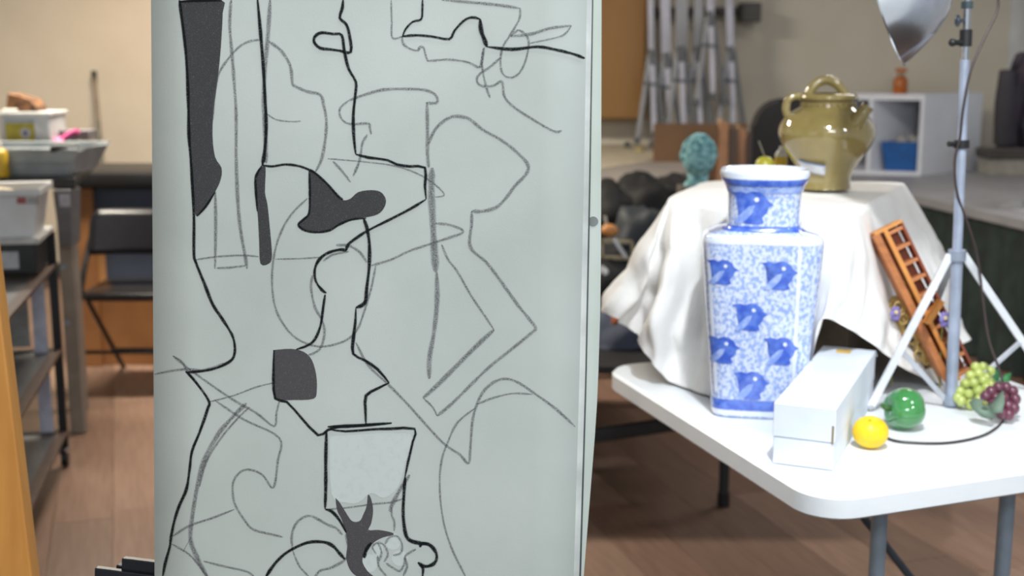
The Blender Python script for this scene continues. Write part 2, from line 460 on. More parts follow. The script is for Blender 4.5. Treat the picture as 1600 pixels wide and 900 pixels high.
# ---------------------------------------------------------------- yellow pear behind the vase
pp = aty(1195, 262, 3.28); pz = BZ+0.006
pear = thing('pear', 'yellow green pear with a long stem, just behind the rim of the vase', 'pear', (pp.x, pp.y, pz))
mb = MB(); mb.lathe([(0, 0), (.012, 0), (.020, .008), (.0255, .024), (.0262, .044), (.0235, .060), (.014, .071), (0, .074)], (pp.x, pp.y, pz), 24)
obj('flesh', mb, mat('pear_skin', 'b9b932', 0.35, col2='a8a030', scale=12), pear, True)
mb = MB(); mb.tube([(pp.x-.002, pp.y, pz+.072), (pp.x-.006, pp.y, pz+.084), (pp.x-.018, pp.y, pz+.112)], .0022, 6); obj('stem', mb, mat('stem_grey', '6d6a60', 0.6), pear, True)
yp = aty(1229, 246, 3.30)
yb = thing('bottle', 'small white and yellow squeeze bottle standing behind the left side of the olive jar', 'bottle', (yp.x-.01, yp.y+.02, BZ+.006))
mb = MB(); mb.lathe([(0, 0), (.015, 0), (.016, .004), (.016, .075), (.010, .085), (.006, .088), (.006, .096), (0, .096)], (yp.x-.01, yp.y+.02, BZ+.006), 20); obj('body', mb, mat('white_cap', 'd6d6d2', 0.4), yb, True)
mb = MB(); mb.lathe([(.0164, .026), (.0166, .04), (.0164, .070)], (yp.x-.01, yp.y+.02, BZ+.006), 20); obj('label_band', mb, mat('yellow_label', 'c9a92a', 0.5), yb, True)

# ---------------------------------------------------------------- blue and white vase
vb = Z(1187, 655, TZ); VY = vb.y + 0.066
vx = aty(1187, 500, VY).x; vs_ = S(VY)
VZ = TZ+0.0015
vase = thing('porcelain_vase', 'tall blue and white porcelain vase painted with birds, standing before the cloth', 'vase', (vx, VY, TZ))
vang = radians(-9)
# rows: z(px above base), half width px, squareness, depth ratio
def zpx(py): return (atz(1187, 655, TZ).z, (aty(1187, py, VY-0.06).z - VZ))[1]
vprof = [(655, 70, 5, .74), (648, 73, 5, .74), (640, 74, 5, .74), (560, 80, 5, .74), (480, 88, 5, .74), (400, 94, 5, .74), (382, 95, 5, .74), (372, 93, 5, .76), (366, 84, 4.5, .80), (362, 66, 4, .88), (358, 58, 3.5, .95),
         (350, 57, 3.2, .95), (320, 57, 3.2, .95), (305, 58, 3.0, .95), (293, 62, 2.6, .95), (283, 68, 2.4, .92), (277, 70, 2.3, .9), (271, 70, 2.3, .9), (268, 68, 2.3, .9), (269, 64, 2.3, .9), (280, 58, 2.6, .9), (300, 50, 3, .95), (352, 48, 3, .95), (375, 50, 3, .95), (500, 50, 3, .9), (640, 40, 3, .9)]
vh = [max(0.0, zpx(p[0])) for p in vprof]
vh[0] = 0
def vsec(a, hw, sq, dr):
    ca, sa = cos(a), sin(a)
    r = (abs(ca)**sq + (abs(sa)/dr)**sq)**(-1/sq)
    return hw*vs_*r*ca*0.985, hw*vs_*r*sa*0.985
def vpt(a, py, off=0.0):
    # outer wall only
    rows = vprof[:18]
    for i in range(len(rows)-1):
        p, q = rows[i], rows[i+1]
        if q[0] <= py <= p[0]:
            t = (p[0]-py)/(p[0]-q[0]) if p[0] != q[0] else 0
            hw = p[1]+(q[1]-p[1])*t; sq = p[2]+(q[2]-p[2])*t; dr = p[3]+(q[3]-p[3])*t
            z = vh[i]+(vh[i+1]-vh[i])*t
            x, y = vsec(a, hw, sq, dr)
            d = sqrt(x*x+y*y); x *= 1+off/d; y *= 1+off/d
            v = Rz(vang) @ Vector((x, y, 0))
            return Vector((vx+v.x, VY+v.y, VZ+z))
mb = MB(); NV = 96; V = []
for (p, z) in zip(vprof, vh):
    rg = []
    for k in range(NV):
        x, y = vsec(2*pi*k/NV, p[1], p[2], p[3]); v = Rz(vang) @ Vector((x, y, 0))
        rg.append(mb.bm.verts.new((vx+v.x, VY+v.y, VZ+z)))
    V.append(rg)
for a, b in zip(V, V[1:]):
    for k in range(NV): mb.bm.faces.new((a[k], a[(k+1) % NV], b[(k+1) % NV], b[k]))
mb.bm.faces.new(V[0][::-1]); mb.bm.faces.new(V[-1])
vm = mat('porcelain_scroll', 'd3ddf3', 0.12, col2='93aae0', scale=150, coat=0.7, thr=(0.42, 0.56), detail=3, stretch=(1, 1, 0.8))
obj('body', mb, vm, vase, True, 40)
blue = mat('cobalt_glaze', '3f5fc4', 0.12, col2='5f80d6', scale=60, coat=0.7, thr=(0.35, 0.6))
blue2 = mat('pale_cobalt_glaze', '7f9be0', 0.12, col2='a9bdec', scale=80, coat=0.7, thr=(0.35, 0.6))
pale = mat('white_glaze', 'e9effa', 0.1, coat=0.7, col2='dbe4f6')
def vband(y0, y1, m, name, off=0.0008, n=NV, steps=4):
    m_ = MB()
    rows = [[vpt(2*pi*k/n, y0+(y1-y0)*j/steps, off) for k in range(n+1)] for j in range(steps+1)]
    m_.grid(rows); return obj(name, m_, m, vase, True, 60)
vband(650, 641, pale, 'foot_rim'); vband(640, 624, blue, 'base_band'); vband(361.5, 353, blue, 'neck_band'); vband(291, 281, blue, 'rim_band')
vband(302, 292.5, blue2, 'lip_band'); vband(280, 271.5, pale, 'white_lip'); vband(380, 366.5, pale, 'shoulder_band')
mb = MB(); n1 = []
rr_ = []
for i in range(16, 23):
    p = vprof[i]; ring = []
    for k in range(NV+1):
        x, y = vsec(2*pi*k/NV, p[1], p[2], p[3]); d = sqrt(x*x+y*y); s_ = 1+0.0006/d*(1 if i < 19 else -1)
        v = Rz(vang) @ Vector((x*s_, y*s_, 0)); ring.append((vx+v.x, VY+v.y, VZ+vh[i]+(0.0006 if i in (18,) else 0)))
    rr_.append(ring)
mb.grid(rr_); obj('inner_glaze', mb, pale, vase, True, 60)
# painted birds: outline in px around the bird's centre, mapped onto the wall
bird_body = [(-12, -26), (-2, -30), (10, -29), (19, -23), (24, -14), (33, -8), (25, -3), (22, 6), (14, 14), (17, 23), (8, 26), (-2, 26), (-14, 25), (-24, 23), (-12, 12), (-4, 2), (-2, -8), (-6, -16), (-16, -18), (-30, -20), (-38, -26), (-22, -29)]
bird_wing = [(-8, -4), (2, -6), (-2, 6), (-10, 16), (-22, 27), (-34, 25), (-24, 11)]
def invx(px, py):
    # angle on the front wall whose point projects to (px, py)
    lo, hi = -pi+0.15, -0.15
    for _ in range(40):
        m_ = (lo+hi)/2; q = vpt(m_, py)
        d = q-CAM; X = d.x; Zc = d.dot(FW)
        sx = 800+F_PX*X/Zc
        if sx < px: lo = m_
        else: hi = m_
    return (lo+hi)/2
def vpatch(cx, cy, sc, poly, m, name, off, parent):
    import mathutils.geometry as mg
    pts = [Vector((cx+x*sc, cy+y*sc, 0)) for x, y in poly]
    m_ = MB()
    vs2 = [m_.bm.verts.new(p) for p in pts]; f = m_.bm.faces.new(vs2)
    bmesh.ops.triangulate(m_.bm, faces=[f]); bmesh.ops.subdivide_edges(m_.bm, edges=m_.bm.edges[:], cuts=2, use_grid_fill=True)
    for v in m_.bm.verts: v.co = vpt(invx(v.co.x, min(v.co.y, 654)), min(v.co.y, 654), off)
    return obj(name, m_, m, parent, True, 80)
for xe in (1247, 1104):
    m_ = MB(); m_.grid([[vpt(invx(xe+i*1.8-(y-385)*(.05 if xe > 1200 else -.055), y), y, .0008) for i in range(4)] for y in range(386, 620, 12)]); obj('corner_line', m_, pale, vase, True)
for i, (cx, cy, sc) in enumerate([(1178, 326, .92), (1131, 425, .70), (1220, 428, .80), (1174, 494, .78), (1132, 548, .76), (1222, 546, .78), (1176, 602, .80)]):
    b_ = vpatch(cx, cy, sc, bird_body, blue, 'painted_bird', 0.0012, vase)
    vpatch(cx, cy, sc, bird_wing, blue2, 'wing', 0.0016, b_)
    vpatch(cx+5*sc, cy-16*sc, sc, [(4*cos(t*pi/4), 4*sin(t*pi/4)) for t in range(8)], pale, 'eye', 0.0018, b_)

# ---------------------------------------------------------------- long white carton
cA = Z(1207, 724, TZ+.001); cB = Z(1301, 736, TZ+.001)
wv = (cB-cA); wv.z = 0; wid = wv.length; wdir = wv.normalized(); ldir = Vector((-wdir.y, wdir.x, 0))
e1 = atz(1372, 543, TZ+.118)-atz(1302, 648, TZ+.118); ldir = Vector((e1.x, e1.y, 0)).normalized(); clen = 0.50; ch = 0.116
cart_ = thing('carton', 'long white cardboard carton lying on the table right of the vase', 'box', (cA.x, cA.y, TZ))
base = [cA, cB, cB+ldir*clen, cA+ldir*clen]
base = [Vector((p.x, p.y, TZ+.002)) for p in base]
white_card = mat('white_card', 'e6edf6', 0.6, col2='dee6f1', scale=12, bump=0.1, bscale=40)
mb = MB(); mb.hexa(base, [p+Vector((0, 0, ch*0.44)) for p in base], 0.0012); obj('tray', mb, white_card, cart_)
o1 = wdir*0.0015
up = [base[0]-o1-ldir*.0015, base[1]+o1-ldir*.0015, base[2]+o1+ldir*.0015, base[3]-o1+ldir*.0015]
mb = MB(); mb.hexa([p+Vector((0, 0, ch*0.45)) for p in up], [p+Vector((0, 0, ch)) for p in up], 0.0015); obj('lid', mb, white_card, cart_)
mb = MB(); q = up[1]; mb.box(q+Vector((0, 0, ch*0.58))-wdir*0.004-ldir*0.0006, (0.004, 0.0012, 0.034), Rz(math.atan2(wdir.y, wdir.x))); obj('torn_corner', mb, mat('raw_card', '9a8a70', 0.8), cart_)
mb = MB(); s0 = up[0]+ldir*(clen-0.055)+wdir*(wid*0.36)+Vector((0, 0, ch+.0008)); R = Matrix((wdir, ldir, Vector((0, 0, 1)))).transposed()
mb.box(s0+ldir*.02+wdir*.012, (0.030, 0.035, 0.0006), R); obj('orange_sticker', mb, mat('orange_sticker', 'e8c26a', 0.6), cart_)
mb = MB(); tfp = [base[2], base[3]]
mb.hexa([up[3]+Vector((0, 0, ch-.001)), up[2]+Vector((0, 0, ch-.001)), up[2]+ldir*.035+Vector((0, 0, ch-.022)), up[3]+ldir*.035+Vector((0, 0, ch-.022))],
        [up[3]+Vector((0, 0, ch)), up[2]+Vector((0, 0, ch)), up[2]+ldir*.035+Vector((0, 0, ch-.021)), up[3]+ldir*.035+Vector((0, 0, ch-.021))]); obj('end_flap', mb, white_card, cart_)

# ---------------------------------------------------------------- lemon, pepper, grapes
lp = Z(1361, 702, TZ); lr = 28.5*S(lp.y)
lemon = thing('lemon', 'yellow lemon on the table against the end of the long carton', 'lemon', (lp.x, lp.y, TZ))
ax = Vector((-0.3, -0.75, 0.25)).normalized()
def lemfn(v):
    d = v.dot(ax); return 1+0.07*abs(d)**8 + (0.05 if d < -.96 else 0) + 0.006*noise.noise(v*5)
mb = MB(); mb.ball((lp.x, lp.y+.01, TZ+lr*0.93), lr, 40, (1.02, 1.0, 0.93), lemfn)
obj('rind', mb, mat('lemon_rind', 'f6d020', 0.38, col2='efc21a', scale=30, bump=0.25, bscale=190), lemon, True, 80)
tip = Vector((lp.x, lp.y+.01, TZ+lr*0.93))+Vector((-.2, -.45, .86)).normalized()*lr*0.95
mb = MB(); mb.ball(tip, 0.003, 8, (1, 1, .6)); obj('stem_scar', mb, mat('scar', 'c98a1a', 0.7), lemon, True)
gp = Z(1413, 672, TZ); gr = 35*S(gp.y)
pepper = thing('bell_pepper', 'glossy green bell pepper behind the lemon', 'pepper', (gp.x, gp.y, TZ))
pax = Vector((-1.0, -0.15, 0.10)).normalized()          # stem points left
def pepfn(v):
    d = v.dot(pax); perp = (v-pax*d)
    e1_ = pax.cross(Vector((0, 0, 1))).normalized(); e2_ = pax.cross(e1_)
    a = math.atan2(perp.dot(e2_), perp.dot(e1_))
    return 1 + 0.085*abs(cos(2*a+0.5))*(1-d*d)**.5 - 0.28*max(0, d)**10 - 0.12*max(0, -d)**8 + 0.03*max(0, -d)
mb = MB(); mb.ball((gp.x, gp.y+.01, TZ+gr*.95), gr*.96, 64, (0.98, 1, .98), pepfn)
obj('flesh', mb, mat('pepper_skin', '458d4e', 0.10, col2='3a8043', scale=12, coat=1.0, bump=0.05, bscale=30), pepper, True, 80)
st = Vector((gp.x, gp.y+.01, TZ+gr*.95))+pax*gr*.70
mb = MB(); mb.tube(spline([st, st+pax*.012, st+pax*.018+Vector((0, 0, .006))], 4), [.0055]*4+[.004]*4+[.0045], 10); obj('stem', mb, mat('pepper_stem', '3e6b2c', .5), pepper, True)
def grapes(name, label, m, centres, stem_m, r, YY):
    t = thing(name, label, 'grapes', centres[0][0:2]+(TZ,))
    for c in centres:
        b_ = MB(); b_.ball(c[:3], r*(c[3] if len(c) > 3 else 1), 14, (1, 1, 1.08)); obj('grape', b_, m, t, True, 80)
    return t
green_grape = mat('green_grape', 'bcc870', 0.22, col2='a6b45a', scale=20, coat=0.6)
gb = []
rnd = random.Random(3)
rows_ = [(1502, 627), (1516, 632), (1530, 624), (1500, 612), (1513, 616), (1528, 611), (1541, 606), (1508, 600), (1521, 599), (1536, 595), (1516, 587), (1529, 584), (1542, 590), (1524, 574), (1536, 574), (1548, 601), (1497, 622), (1547, 580)]
for i, (px, py) in enumerate(rows_):
    Y = atz(px, 633, TZ+.0112).y + max(0, 627-py)*0.0012 + rnd.uniform(-.004, .004)
    p = aty(px, py, Y); gb.append((p.x, p.y, max(p.z, TZ+.0112)))
for i in range(8):
    p = Z(1508+i*5.5, 618-i*3, TZ+.0112); gb.append((p.x, p.y, TZ+.0112))
gg = grapes('green_grapes', 'bunch of pale green plastic grapes right of the tripod pole', green_grape, gb, None, 0.0112, 2.8)
leaf_g = mat('leaf_green', '3f8a4f', 0.55, col2='357a46', scale=30)
def leaf(name, pts, m, parent, th=0.0015):
    a = MB(); c0 = sum((Vector(p) for p in pts), Vector())/len(pts)
    c0.y -= 0.006; cv = a.bm.verts.new(c0); vs2 = [a.bm.verts.new(Vector(p)) for p in pts]
    for i in range(len(vs2)): a.bm.faces.new((cv, vs2[i], vs2[(i+1) % len(vs2)]))
    return obj(name, a, m, parent, True, 60, solid=th)
leaf('leaf', [aty(x, y, 2.86) for x, y in ((1535, 572), (1548, 570), (1556, 576), (1564, 585), (1560, 596), (1548, 598), (1540, 588))], leaf_g, gg)
leaf('leaf', [aty(x, y, 2.88) for x, y in ((1560, 596), (1570, 585), (1580, 582), (1579, 592), (1574, 600), (1564, 604))], leaf_g, gg)
mb = MB(); mb.tube([aty(1545, 582, 2.80), aty(1530, 590, 2.78), aty(1512, 606, 2.75), aty(1504, 616, 2.73)], .002, 6); obj('stem', mb, mat('grape_stem', '8a8c4a', .6), gg, True)
purple = mat('purple_grape', '6e3a4c', 0.28, col2='5b3040', scale=20, coat=0.4)
pb = []
for i, (px, py) in enumerate([(1548, 612), (1560, 606), (1572, 606), (1582, 612), (1586, 624), (1584, 638), (1576, 648), (1568, 622), (1575, 634), (1556, 622), (1540, 620), (1565, 646), (1552, 632)]):
    Y = atz(px, 654, TZ+.012).y+max(0, 648-py)*.0012; p = aty(px, py, Y); pb.append((p.x, p.y, max(p.z, TZ+.0120)))
for i in range(6):
    p = Z(1546+i*7, 634-(i % 2)*8, TZ+.012); pb.append((p.x, p.y, TZ+.012))
pg = grapes('purple_grapes', 'bunch of dark purple plastic grapes with a grey green leaf near the table edge', purple, pb, None, 0.0120, 2.8)
gleaf = mat('leaf_grey', '6f8472', 0.6, col2='64786a', scale=25, bump=.1)
YL = atz(1550, 656, TZ).y-.040
leaf('leaf', [aty(x, y, YL+d) for x, y, d in ((1544, 634, .02), (1560, 616, .03), (1568, 610, .03), (1570, 628, .0), (1566, 645, -.01), (1552, 646, -.01), (1549, 640, 0))], gleaf, pg)
leaf('leaf', [aty(x, y, YL+d) for x, y, d in ((1514, 628, .02), (1524, 622, .02), (1538, 626, .01), (1548, 640, 0), (1556, 652, -.02), (1550, 656, -.02), (1534, 652, -.01), (1520, 640, 0))], gleaf, pg)
mb = MB(); mb.ball(aty(1539, 630, YL-.012), .005, 10, (1.4, 1, 1)); obj('leaf_stem', mb, MATS['grape_stem'], pg, True)

# ---------------------------------------------------------------- light stand
hb = Z(1486, 636, TZ); SX, SY = hb.x, hb.y
stand = thing('light_stand', 'tall white and chrome tripod light stand standing on the table', 'light stand', (SX, SY, TZ))
top = aty(1517, -140, SY)
def pole(py): 
    t = (py-632)/(-140-632)
    a = aty(1486, 632, SY)
    return a.lerp(top, t)
mb = MB(); mb.tube([pole(634), pole(384)], 9.2*S(SY), 16); obj('middle_pole', mb, mat('pole_grey', 'aeb8cc', 0.3, .35), stand, True); mb = MB(); mb.tube([pole(388), pole(82)], 7.6*S(SY), 16); obj('lower_pole', mb, mat('pole_grey', 'aeb8cc', 0.3, .35), stand, True)
mb = MB(); mb.tube([pole(125), pole(-40)], 6.0*S(SY), 16); obj('upper_pole', mb, chrome, stand, True)
mb = MB(); mb.tube([pole(34), pole(6)], 5.5*S(SY), 16); obj('white_sleeve', mb, mat('pole_white', 'dfe4d6', .4), stand, True)
def colla(y0, y1, r, m, name='collar'):
    b_ = MB(); b_.tube([pole(y0), pole(y0-1), pole(y1+1), pole(y1)], [r*.9*S(SY), r*S(SY), r*S(SY), r*.9*S(SY)], 14); return obj(name, b_, m, stand, True)
colla(5, -6, 9, mat('teal_grey_plastic', '55686e', .4), 'top_socket')
c1_ = colla(62, 36, 9.5, dark_plastic)
a = pole(56); mb = MB(); mb.tube([a, a+Vector((-.028, -.01, .0))], .006, 10); mb.ball(a+Vector((-.030, -.01, 0)), .0085, 12); obj('knob', mb, dark_plastic, c1_, True)
a = pole(23); mb = MB(); mb.tube([a, a+Vector((-.016, -.005, .0))], .004, 10); mb.ball(a+Vector((-.020, -.005, 0)), .0085, 12, (.7, 1, 1.5)); obj('wing_nut', mb, mat('nut_grey', '6b7480', .35, .6), stand, True)
c2_ = colla(218, 205, 12, dark_plastic)
a = pole(211); mb = MB(); mb.tube([a, a+Vector((-.030, -.008, 0))], .006, 10); obj('knob', mb, dark_plastic, c2_, True)
colla(396, 378, 14, mat('hub_grey', '9aa4b4', .35, .3), 'upper_hub'); colla(632, 615, 13, MATS['hub_grey'], 'lower_hub')
hubp = pole(386)
lega = aty(1366, 622, 2.56); lega = Z(1358, 634, TZ+.008)
def flatbar(a, b, w_, th, m, name, parent):
    q = MB(); q.beam(a, b, w_, th, side=(0, 1, 0), bev=.0012); return obj(name, q, m, parent)
footL = Z(1360, 636, TZ+.009)
footR = aty(1688, 640, 2.96); footR = Vector((hubp.x+.275, SY+.10, TZ+.009))
footB = Vector((hubp.x-.155, SY+.34, TZ+.009))
footB = Z(1425, 572, TZ+.012)
for f_ in (footL, footR, footB):
    d = (f_-hubp); d.z = 0; d.normalize(); s0 = hubp+d*.016
    lg = flatbar(s0, f_, .0155 if f_ is not footB else .013, .010, white_enamel if f_ is not footB else mat('leg_grey', 'a9adb2', .4), 'leg', stand)
    q = MB(); q.ball(f_+Vector((0, 0, 0.0)), .0085, 10); obj('rubber_foot', q, mat('foot_grey', 'b5b9bf', .5), lg, True)
    mid = s0.lerp(f_, .62); low = pole(624)+d*.012
    flatbar(mid, low, .011, .006, mat('brace_grey', 'c6cad2', .35, .3), 'brace', stand)
# reflector lamp
lamp = thing('clamp_lamp', 'spun metal reflector lamp hanging open over the still life from the light stand', 'lamp', tuple(pole(-30)))
LY = SY-.03; ls = S(LY)
rc = aty(1384, 2, LY)
axis = (Vector((1, 0, 0))*.93 + UP*.36 + Vector((0, -.46, 0))).normalized()      # from the open rim to the base
zq = axis.to_track_quat('Z', 'Y').to_matrix()
Rr = 100*ls; T_ = 97*ls
mb = MB(); prr = [(Rr*(1-i/18), T_*(1-(1-i/18)**2.4)) for i in range(18)]
prr = [(Rr+.003, -.001), (Rr+.003, .002)] + prr + [(.03*Rr, T_)]
inner = [(max(r-.0012, .001), z-.0012) for r, z in prr[::-1][:-2]]
mb.lathe(prr + inner, rc, 72, R=zq); obj('reflector', mb, mat('spun_aluminium', 'eef2fa', 0.20, 1.0, scale=5, stretch=(1, 1, 1), bump=0.05, bscale=12), lamp, True, 60)
mb = MB(); mb.tube([rc+axis*(T_*.96), rc+axis*(T_*.98), rc+axis*(T_+.06), rc+axis*(T_+.065)], [.020, .024, .022, .016], 20); obj('socket', mb, dark_plastic, lamp, True)
mb = MB(); mb.ball(rc+axis*.035, .030, 18); mb.tube([rc+axis*.05, rc+axis*(T_*.97)], .014, 14); obj('bulb', mb, mat('frosted_bulb', 'f0f0ee', .5), lamp, True)
mb = MB(); mb.tube([rc+axis*(T_+.04), pole(-46)], .006, 10); obj('clamp_arm', mb, chrome, lamp, True)
cable = MB(); cp = [aty(1560, -90, SY-.01), aty(1560, -10, SY-.01), aty(1557, 20, SY-.012), aty(1538, 60, SY-.015), aty(1517, 110, SY-.02), aty(1505, 170, SY-.02), aty(1500, 215, SY-.018), aty(1492, 250, SY-.016), aty(1495, 300, SY-.012), aty(1512, 350, SY-.005), aty(1527, 400, SY), aty(1536, 470, SY-.01), aty(1545, 530, SY-.03), aty(1562, 580, SY-.06), aty(1571, 620, SY-.09),
     Z(1568, 655, TZ+.003), Z(1552, 672, TZ+.003), Z(1525, 684, TZ+.003), Z(1480, 692, TZ+.003), Z(1430, 692, TZ+.003), Z(1392, 687, TZ+.003), Z(1374, 672, TZ+.003), Z(1372, 655, TZ+.003)]
cable.tube(spline(cp, 6), .0028, 8)
tag(obj('power_cable', cable, mat('cable_brown', '3c302e', 0.45), None, True), 'dark power cable hanging along the light stand and curling over the table', 'cable')

# ---------------------------------------------------------------- wooden rack leaning on the cloth, basket, flowers
wood_o = mat('orange_wood', 'b4703c', 0.5, col2='9a5a2e', scale=10, stretch=(1, 1, 6), bump=.1)
wood_l = mat('light_orange_wood', 'cf8c45', 0.5, col2='bf7a38', scale=10)
wood_r = mat('red_wood', '8f4526', 0.55, col2='7b3a20', scale=10)
ra = aty(1385, 358, 2.80); rb = Z(1500, 606, TZ+.02)
rb = aty(1499, 590, 2.74)
rack = thing('wooden_rack', 'orange wooden slotted rack leaning against the white cloth behind the tripod', 'rack', tuple(rb))
dd = (rb-ra).normalized(); nn = dd.cross(Vector((1, 0, 0.35))).normalized()
if nn.y > 0: nn = -nn
sd = dd.cross(nn).normalized()
if sd.x < 0: sd = -sd
LN = (rb-ra).length; hw = 23*S(2.78)
def rbox(u, v, su, sv, sn, m, name, dn=0.0, bev=.0008):
    q = MB(); R = Matrix((sd, nn, dd)).transposed()
    q.box(ra+dd*u+sd*v+nn*dn, (sv, sn, su), R, bev); return obj(name, q, m, rack)
rbox(LN/2, -hw*.95, LN, .016, .050, wood_o, 'side_rail')
rbox(LN/2, -hw*.28, LN, .010, .046, wood_l, 'middle_rail', 0.004)
rbox(LN/2, hw*.98, LN, .006, .040, wood_r, 'side_rail', 0)
rbox(LN/2, hw*.30, LN*.99, .030, .006, wood_r, 'back_panel', -.020)
rbox(-.003, 0.0, .007, hw*2.1, .052, wood_l, 'end_cap')
nr = 9
for i in range(nr+1):
    rbox(.010+(LN-.02)*i/nr, hw*.34, .008, .036, .040, mat('rung_wood', 'c27a48', .5, scale=10), 'rung')
q = MB(); q.beam(aty(1447, 505, 2.72), aty(1470, 470, 2.73), .012, .02); obj('loose_slat', q, wood_l, rack)
leop = mat('spotted_weave', 'a8894a', 0.6, col2='3d2c14', scale=55, thr=(0.42, 0.5), bump=.2, detail=2)
bs = aty(1424, 500, 2.84)
bas = thing('spotted_basket', 'brown and tan spotted basket lying behind the wooden rack', 'basket', (bs.x, bs.y, TZ))
q = MB(); g0 = aty(1407, 462, 2.82); g1 = aty(1455, 572, 2.80)
q.tube(spline([g0, g0.lerp(g1, .3)+Vector((-.012, 0, 0)), g0.lerp(g1, .65), g1], 6), [.018+.018*sin(pi*min(1, i/14)) for i in range(19)], 16); obj('body', q, leop, bas, True, 80)
for i, (x, y, r) in enumerate([(1407, 446, 6), (1416, 462, 7), (1404, 480, 7), (1421, 486, 8), (1434, 500, 7), (1412, 498, 7), (1441, 540, 8), (1436, 555, 7), (1448, 562, 6)]):
    q = MB(); cc = aty(x, y, 2.775); n_ = 16
    q.tube([cc+Vector((cos(2*pi*k/n_)*r*S(2.8), 0, sin(2*pi*k/n_)*r*1.2*S(2.8))) for k in range(n_+1)], .0028, 6); obj('woven_ring', q, mat('tan_cane', 'b89a58', .5, scale=30), bas, True)
vio = mat('violet_petal', '8478b8', .6, scale=40)
for (x, y, Y, lb) in ((1399, 490, 2.76, 'small violet artificial flower at the left edge of the spotted basket'), (1476, 499, 2.70, 'violet artificial flower right of the wooden rack beside the tripod pole')):
    p = aty(x, y, Y); f_ = thing('violet_flower', lb, 'flower', tuple(p))
    for k in range(6):
        a = k*pi/3; q = MB(); q.ball(p+Vector((cos(a)*.006, -.002*(k % 2), sin(a)*.010)), .0065, 10, (1, .5, 1.3)); obj('petal', q, vio, f_, True)
    q = MB(); q.ball(p+Vector((0, -.006, .004)), .005, 8); obj('centre', q, mat('flower_heart', 'd8c49a', .6), f_, True)
    q = MB(); q.tube(spline([p, p+Vector((.006, .03, -.04)), Vector((p.x+.012, p.y+.04, TZ+.012))], 5), .0018, 6); obj('stem', q, MATS['grape_stem'], f_, True)

# ================================================================ BEHIND THE TABLE: second dark table with odds and ends
dk = mat('dark_steel', '4a525b', 0.4, .3)
dsteel = mat('dark_leg_steel', '33383c', 0.4, .2)
t2 = thing('work_bench', 'low dark bench with curved steel legs behind the still life table', 'bench', (.80, 4.0, 0))
fl = Z(1130, 790, 0); FY = fl.y
q = MB(); q.tube(spline([(fl.x-.10, FY, .46), (fl.x-.03, FY, .42), (fl.x-.002, FY, .32), (fl.x, FY, .22), (fl.x, FY, .03)], 6), .017, 14); l_ = obj('leg', q, dsteel, t2, True)
q = MB(); q.tube([(fl.x, FY, .001), (fl.x, FY, .045)], .021, 14); obj('rubber_foot', q, dark_plastic, l_, True)
q = MB(); q.tube(spline([(fl.x-.10, FY+1.2, .46), (fl.x-.03, FY+1.2, .42), (fl.x-.002, FY+1.2, .32), (fl.x, FY+1.2, .001)], 6), .017, 14); obj('leg', q, dsteel, t2, True)
for dy in (.02, 1.18):
    q = MB(); q.tube([(-.25, FY+dy, .46), (-.25, FY+dy, .001)], .017, 12); obj('leg', q, dsteel, t2, True)
q = MB(); q.hexa([(-.30, FY-.03, .46), (fl.x-.04, FY-.03, .46), (fl.x-.04, FY+1.3, .46), (-.30, FY+1.3, .46)], [(-.30, FY-.03, .485), (fl.x-.04, FY-.03, .485), (fl.x-.04, FY+1.3, .485), (-.30, FY+1.3, .485)], .004); obj('benchtop', q, mat('bench_black', '1c1b1e', .6), t2)
za = Z(1062, 664, .30); zb = Z(936, 682, .25)
q = MB(); za = aty(1068, 660, FY+.10); zb = aty(800, 700, FY+.16); q.beam(za, zb, .045, .03, bev=.004); obj('crossbar', q, mat('bar_dark', '23262a', .35, .2), t2)
BT = .486
def box_thing(name, label, cat, c, size, m, rz=0, bev=.004, group=None, part='body'):
    t = thing(name, label, cat, (c[0], c[1], c[2]-size[2]/2), group)
    q = MB(); q.box(c, size, Rz(rz), bev); obj(part, q, m, t); return t
blk = mat('dark_fabric', '17181d', .85, scale=20, bump=.3)
def lump(name, label, cat, px, py, Y, rx, rz_, m, ry=None, seed=0, base=BT, amp=.25, group=None):
    p = aty(px, py, Y); 
    q = MB(); q.ball((p.x, Y, p.z), 1.0, 32, (rx, ry or rx, rz_), lambda v: 1+amp*noise.noise(v*1.6+Vector((seed, 0, 0)))+.3*amp*noise.noise(v*5+Vector((0, seed, 0))))
    for v in q.bm.verts: v.co.z = max(v.co.z, base+.001)
    o = obj(name, q, m, None, True, 80); return tag(o, label, cat, group)
Yb = FY+.35
lump('fabric_bundle', 'dark blue grey fabric bundle lying on the low bench by the table corner', 'fabric', 962, 540, Yb, .16, .12, mat('slate_fabric', '4b5266', .85, scale=14, bump=.3), seed=4)
lump('duffel_bag', 'black bag slumped on the low bench beside the drape', 'bag', 960, 452, Yb+.25, .20, .17, blk, seed=9)
lump('dark_bag', 'dark slate bag peeking out behind the upper left edge of the drape', 'bag', 1000, 375, Yb+.50, .12, .14, mat('slate_bag', '2a3038', .6, scale=20, bump=.2), seed=2)
lump('rust_cloth', 'rust orange rag tucked under the hem of the drape', 'cloth', 964, 508, Yb-.04, .035, .03, mat('rust_cloth', 'a4552a', .8), seed=5, amp=.4)
lump('white_rag', 'crumpled white rag on the black bag between the pad and the drape', 'cloth', 944, 440, Yb+.10, .035, .055, mat('rag_white', 'b9bcc4', .8), seed=6)
p = aty(952, 360, Yb+.2)
t = thing('orange_toy', 'orange round wooden knob on a pale stick beside the pad edge', 'toy', tuple(p))
q = MB(); q.ball(p, .030, 16, (1.1, 1, .8)); obj('knob', q, mat('orange_knob', 'c8874a', .5), t, True)
q = MB(); q.beam(aty(945, 338, Yb+.22), aty(952, 372, Yb+.22), .012, .012); obj('stick', q, mat('pale_stick', 'b4b0a6', .5), t)
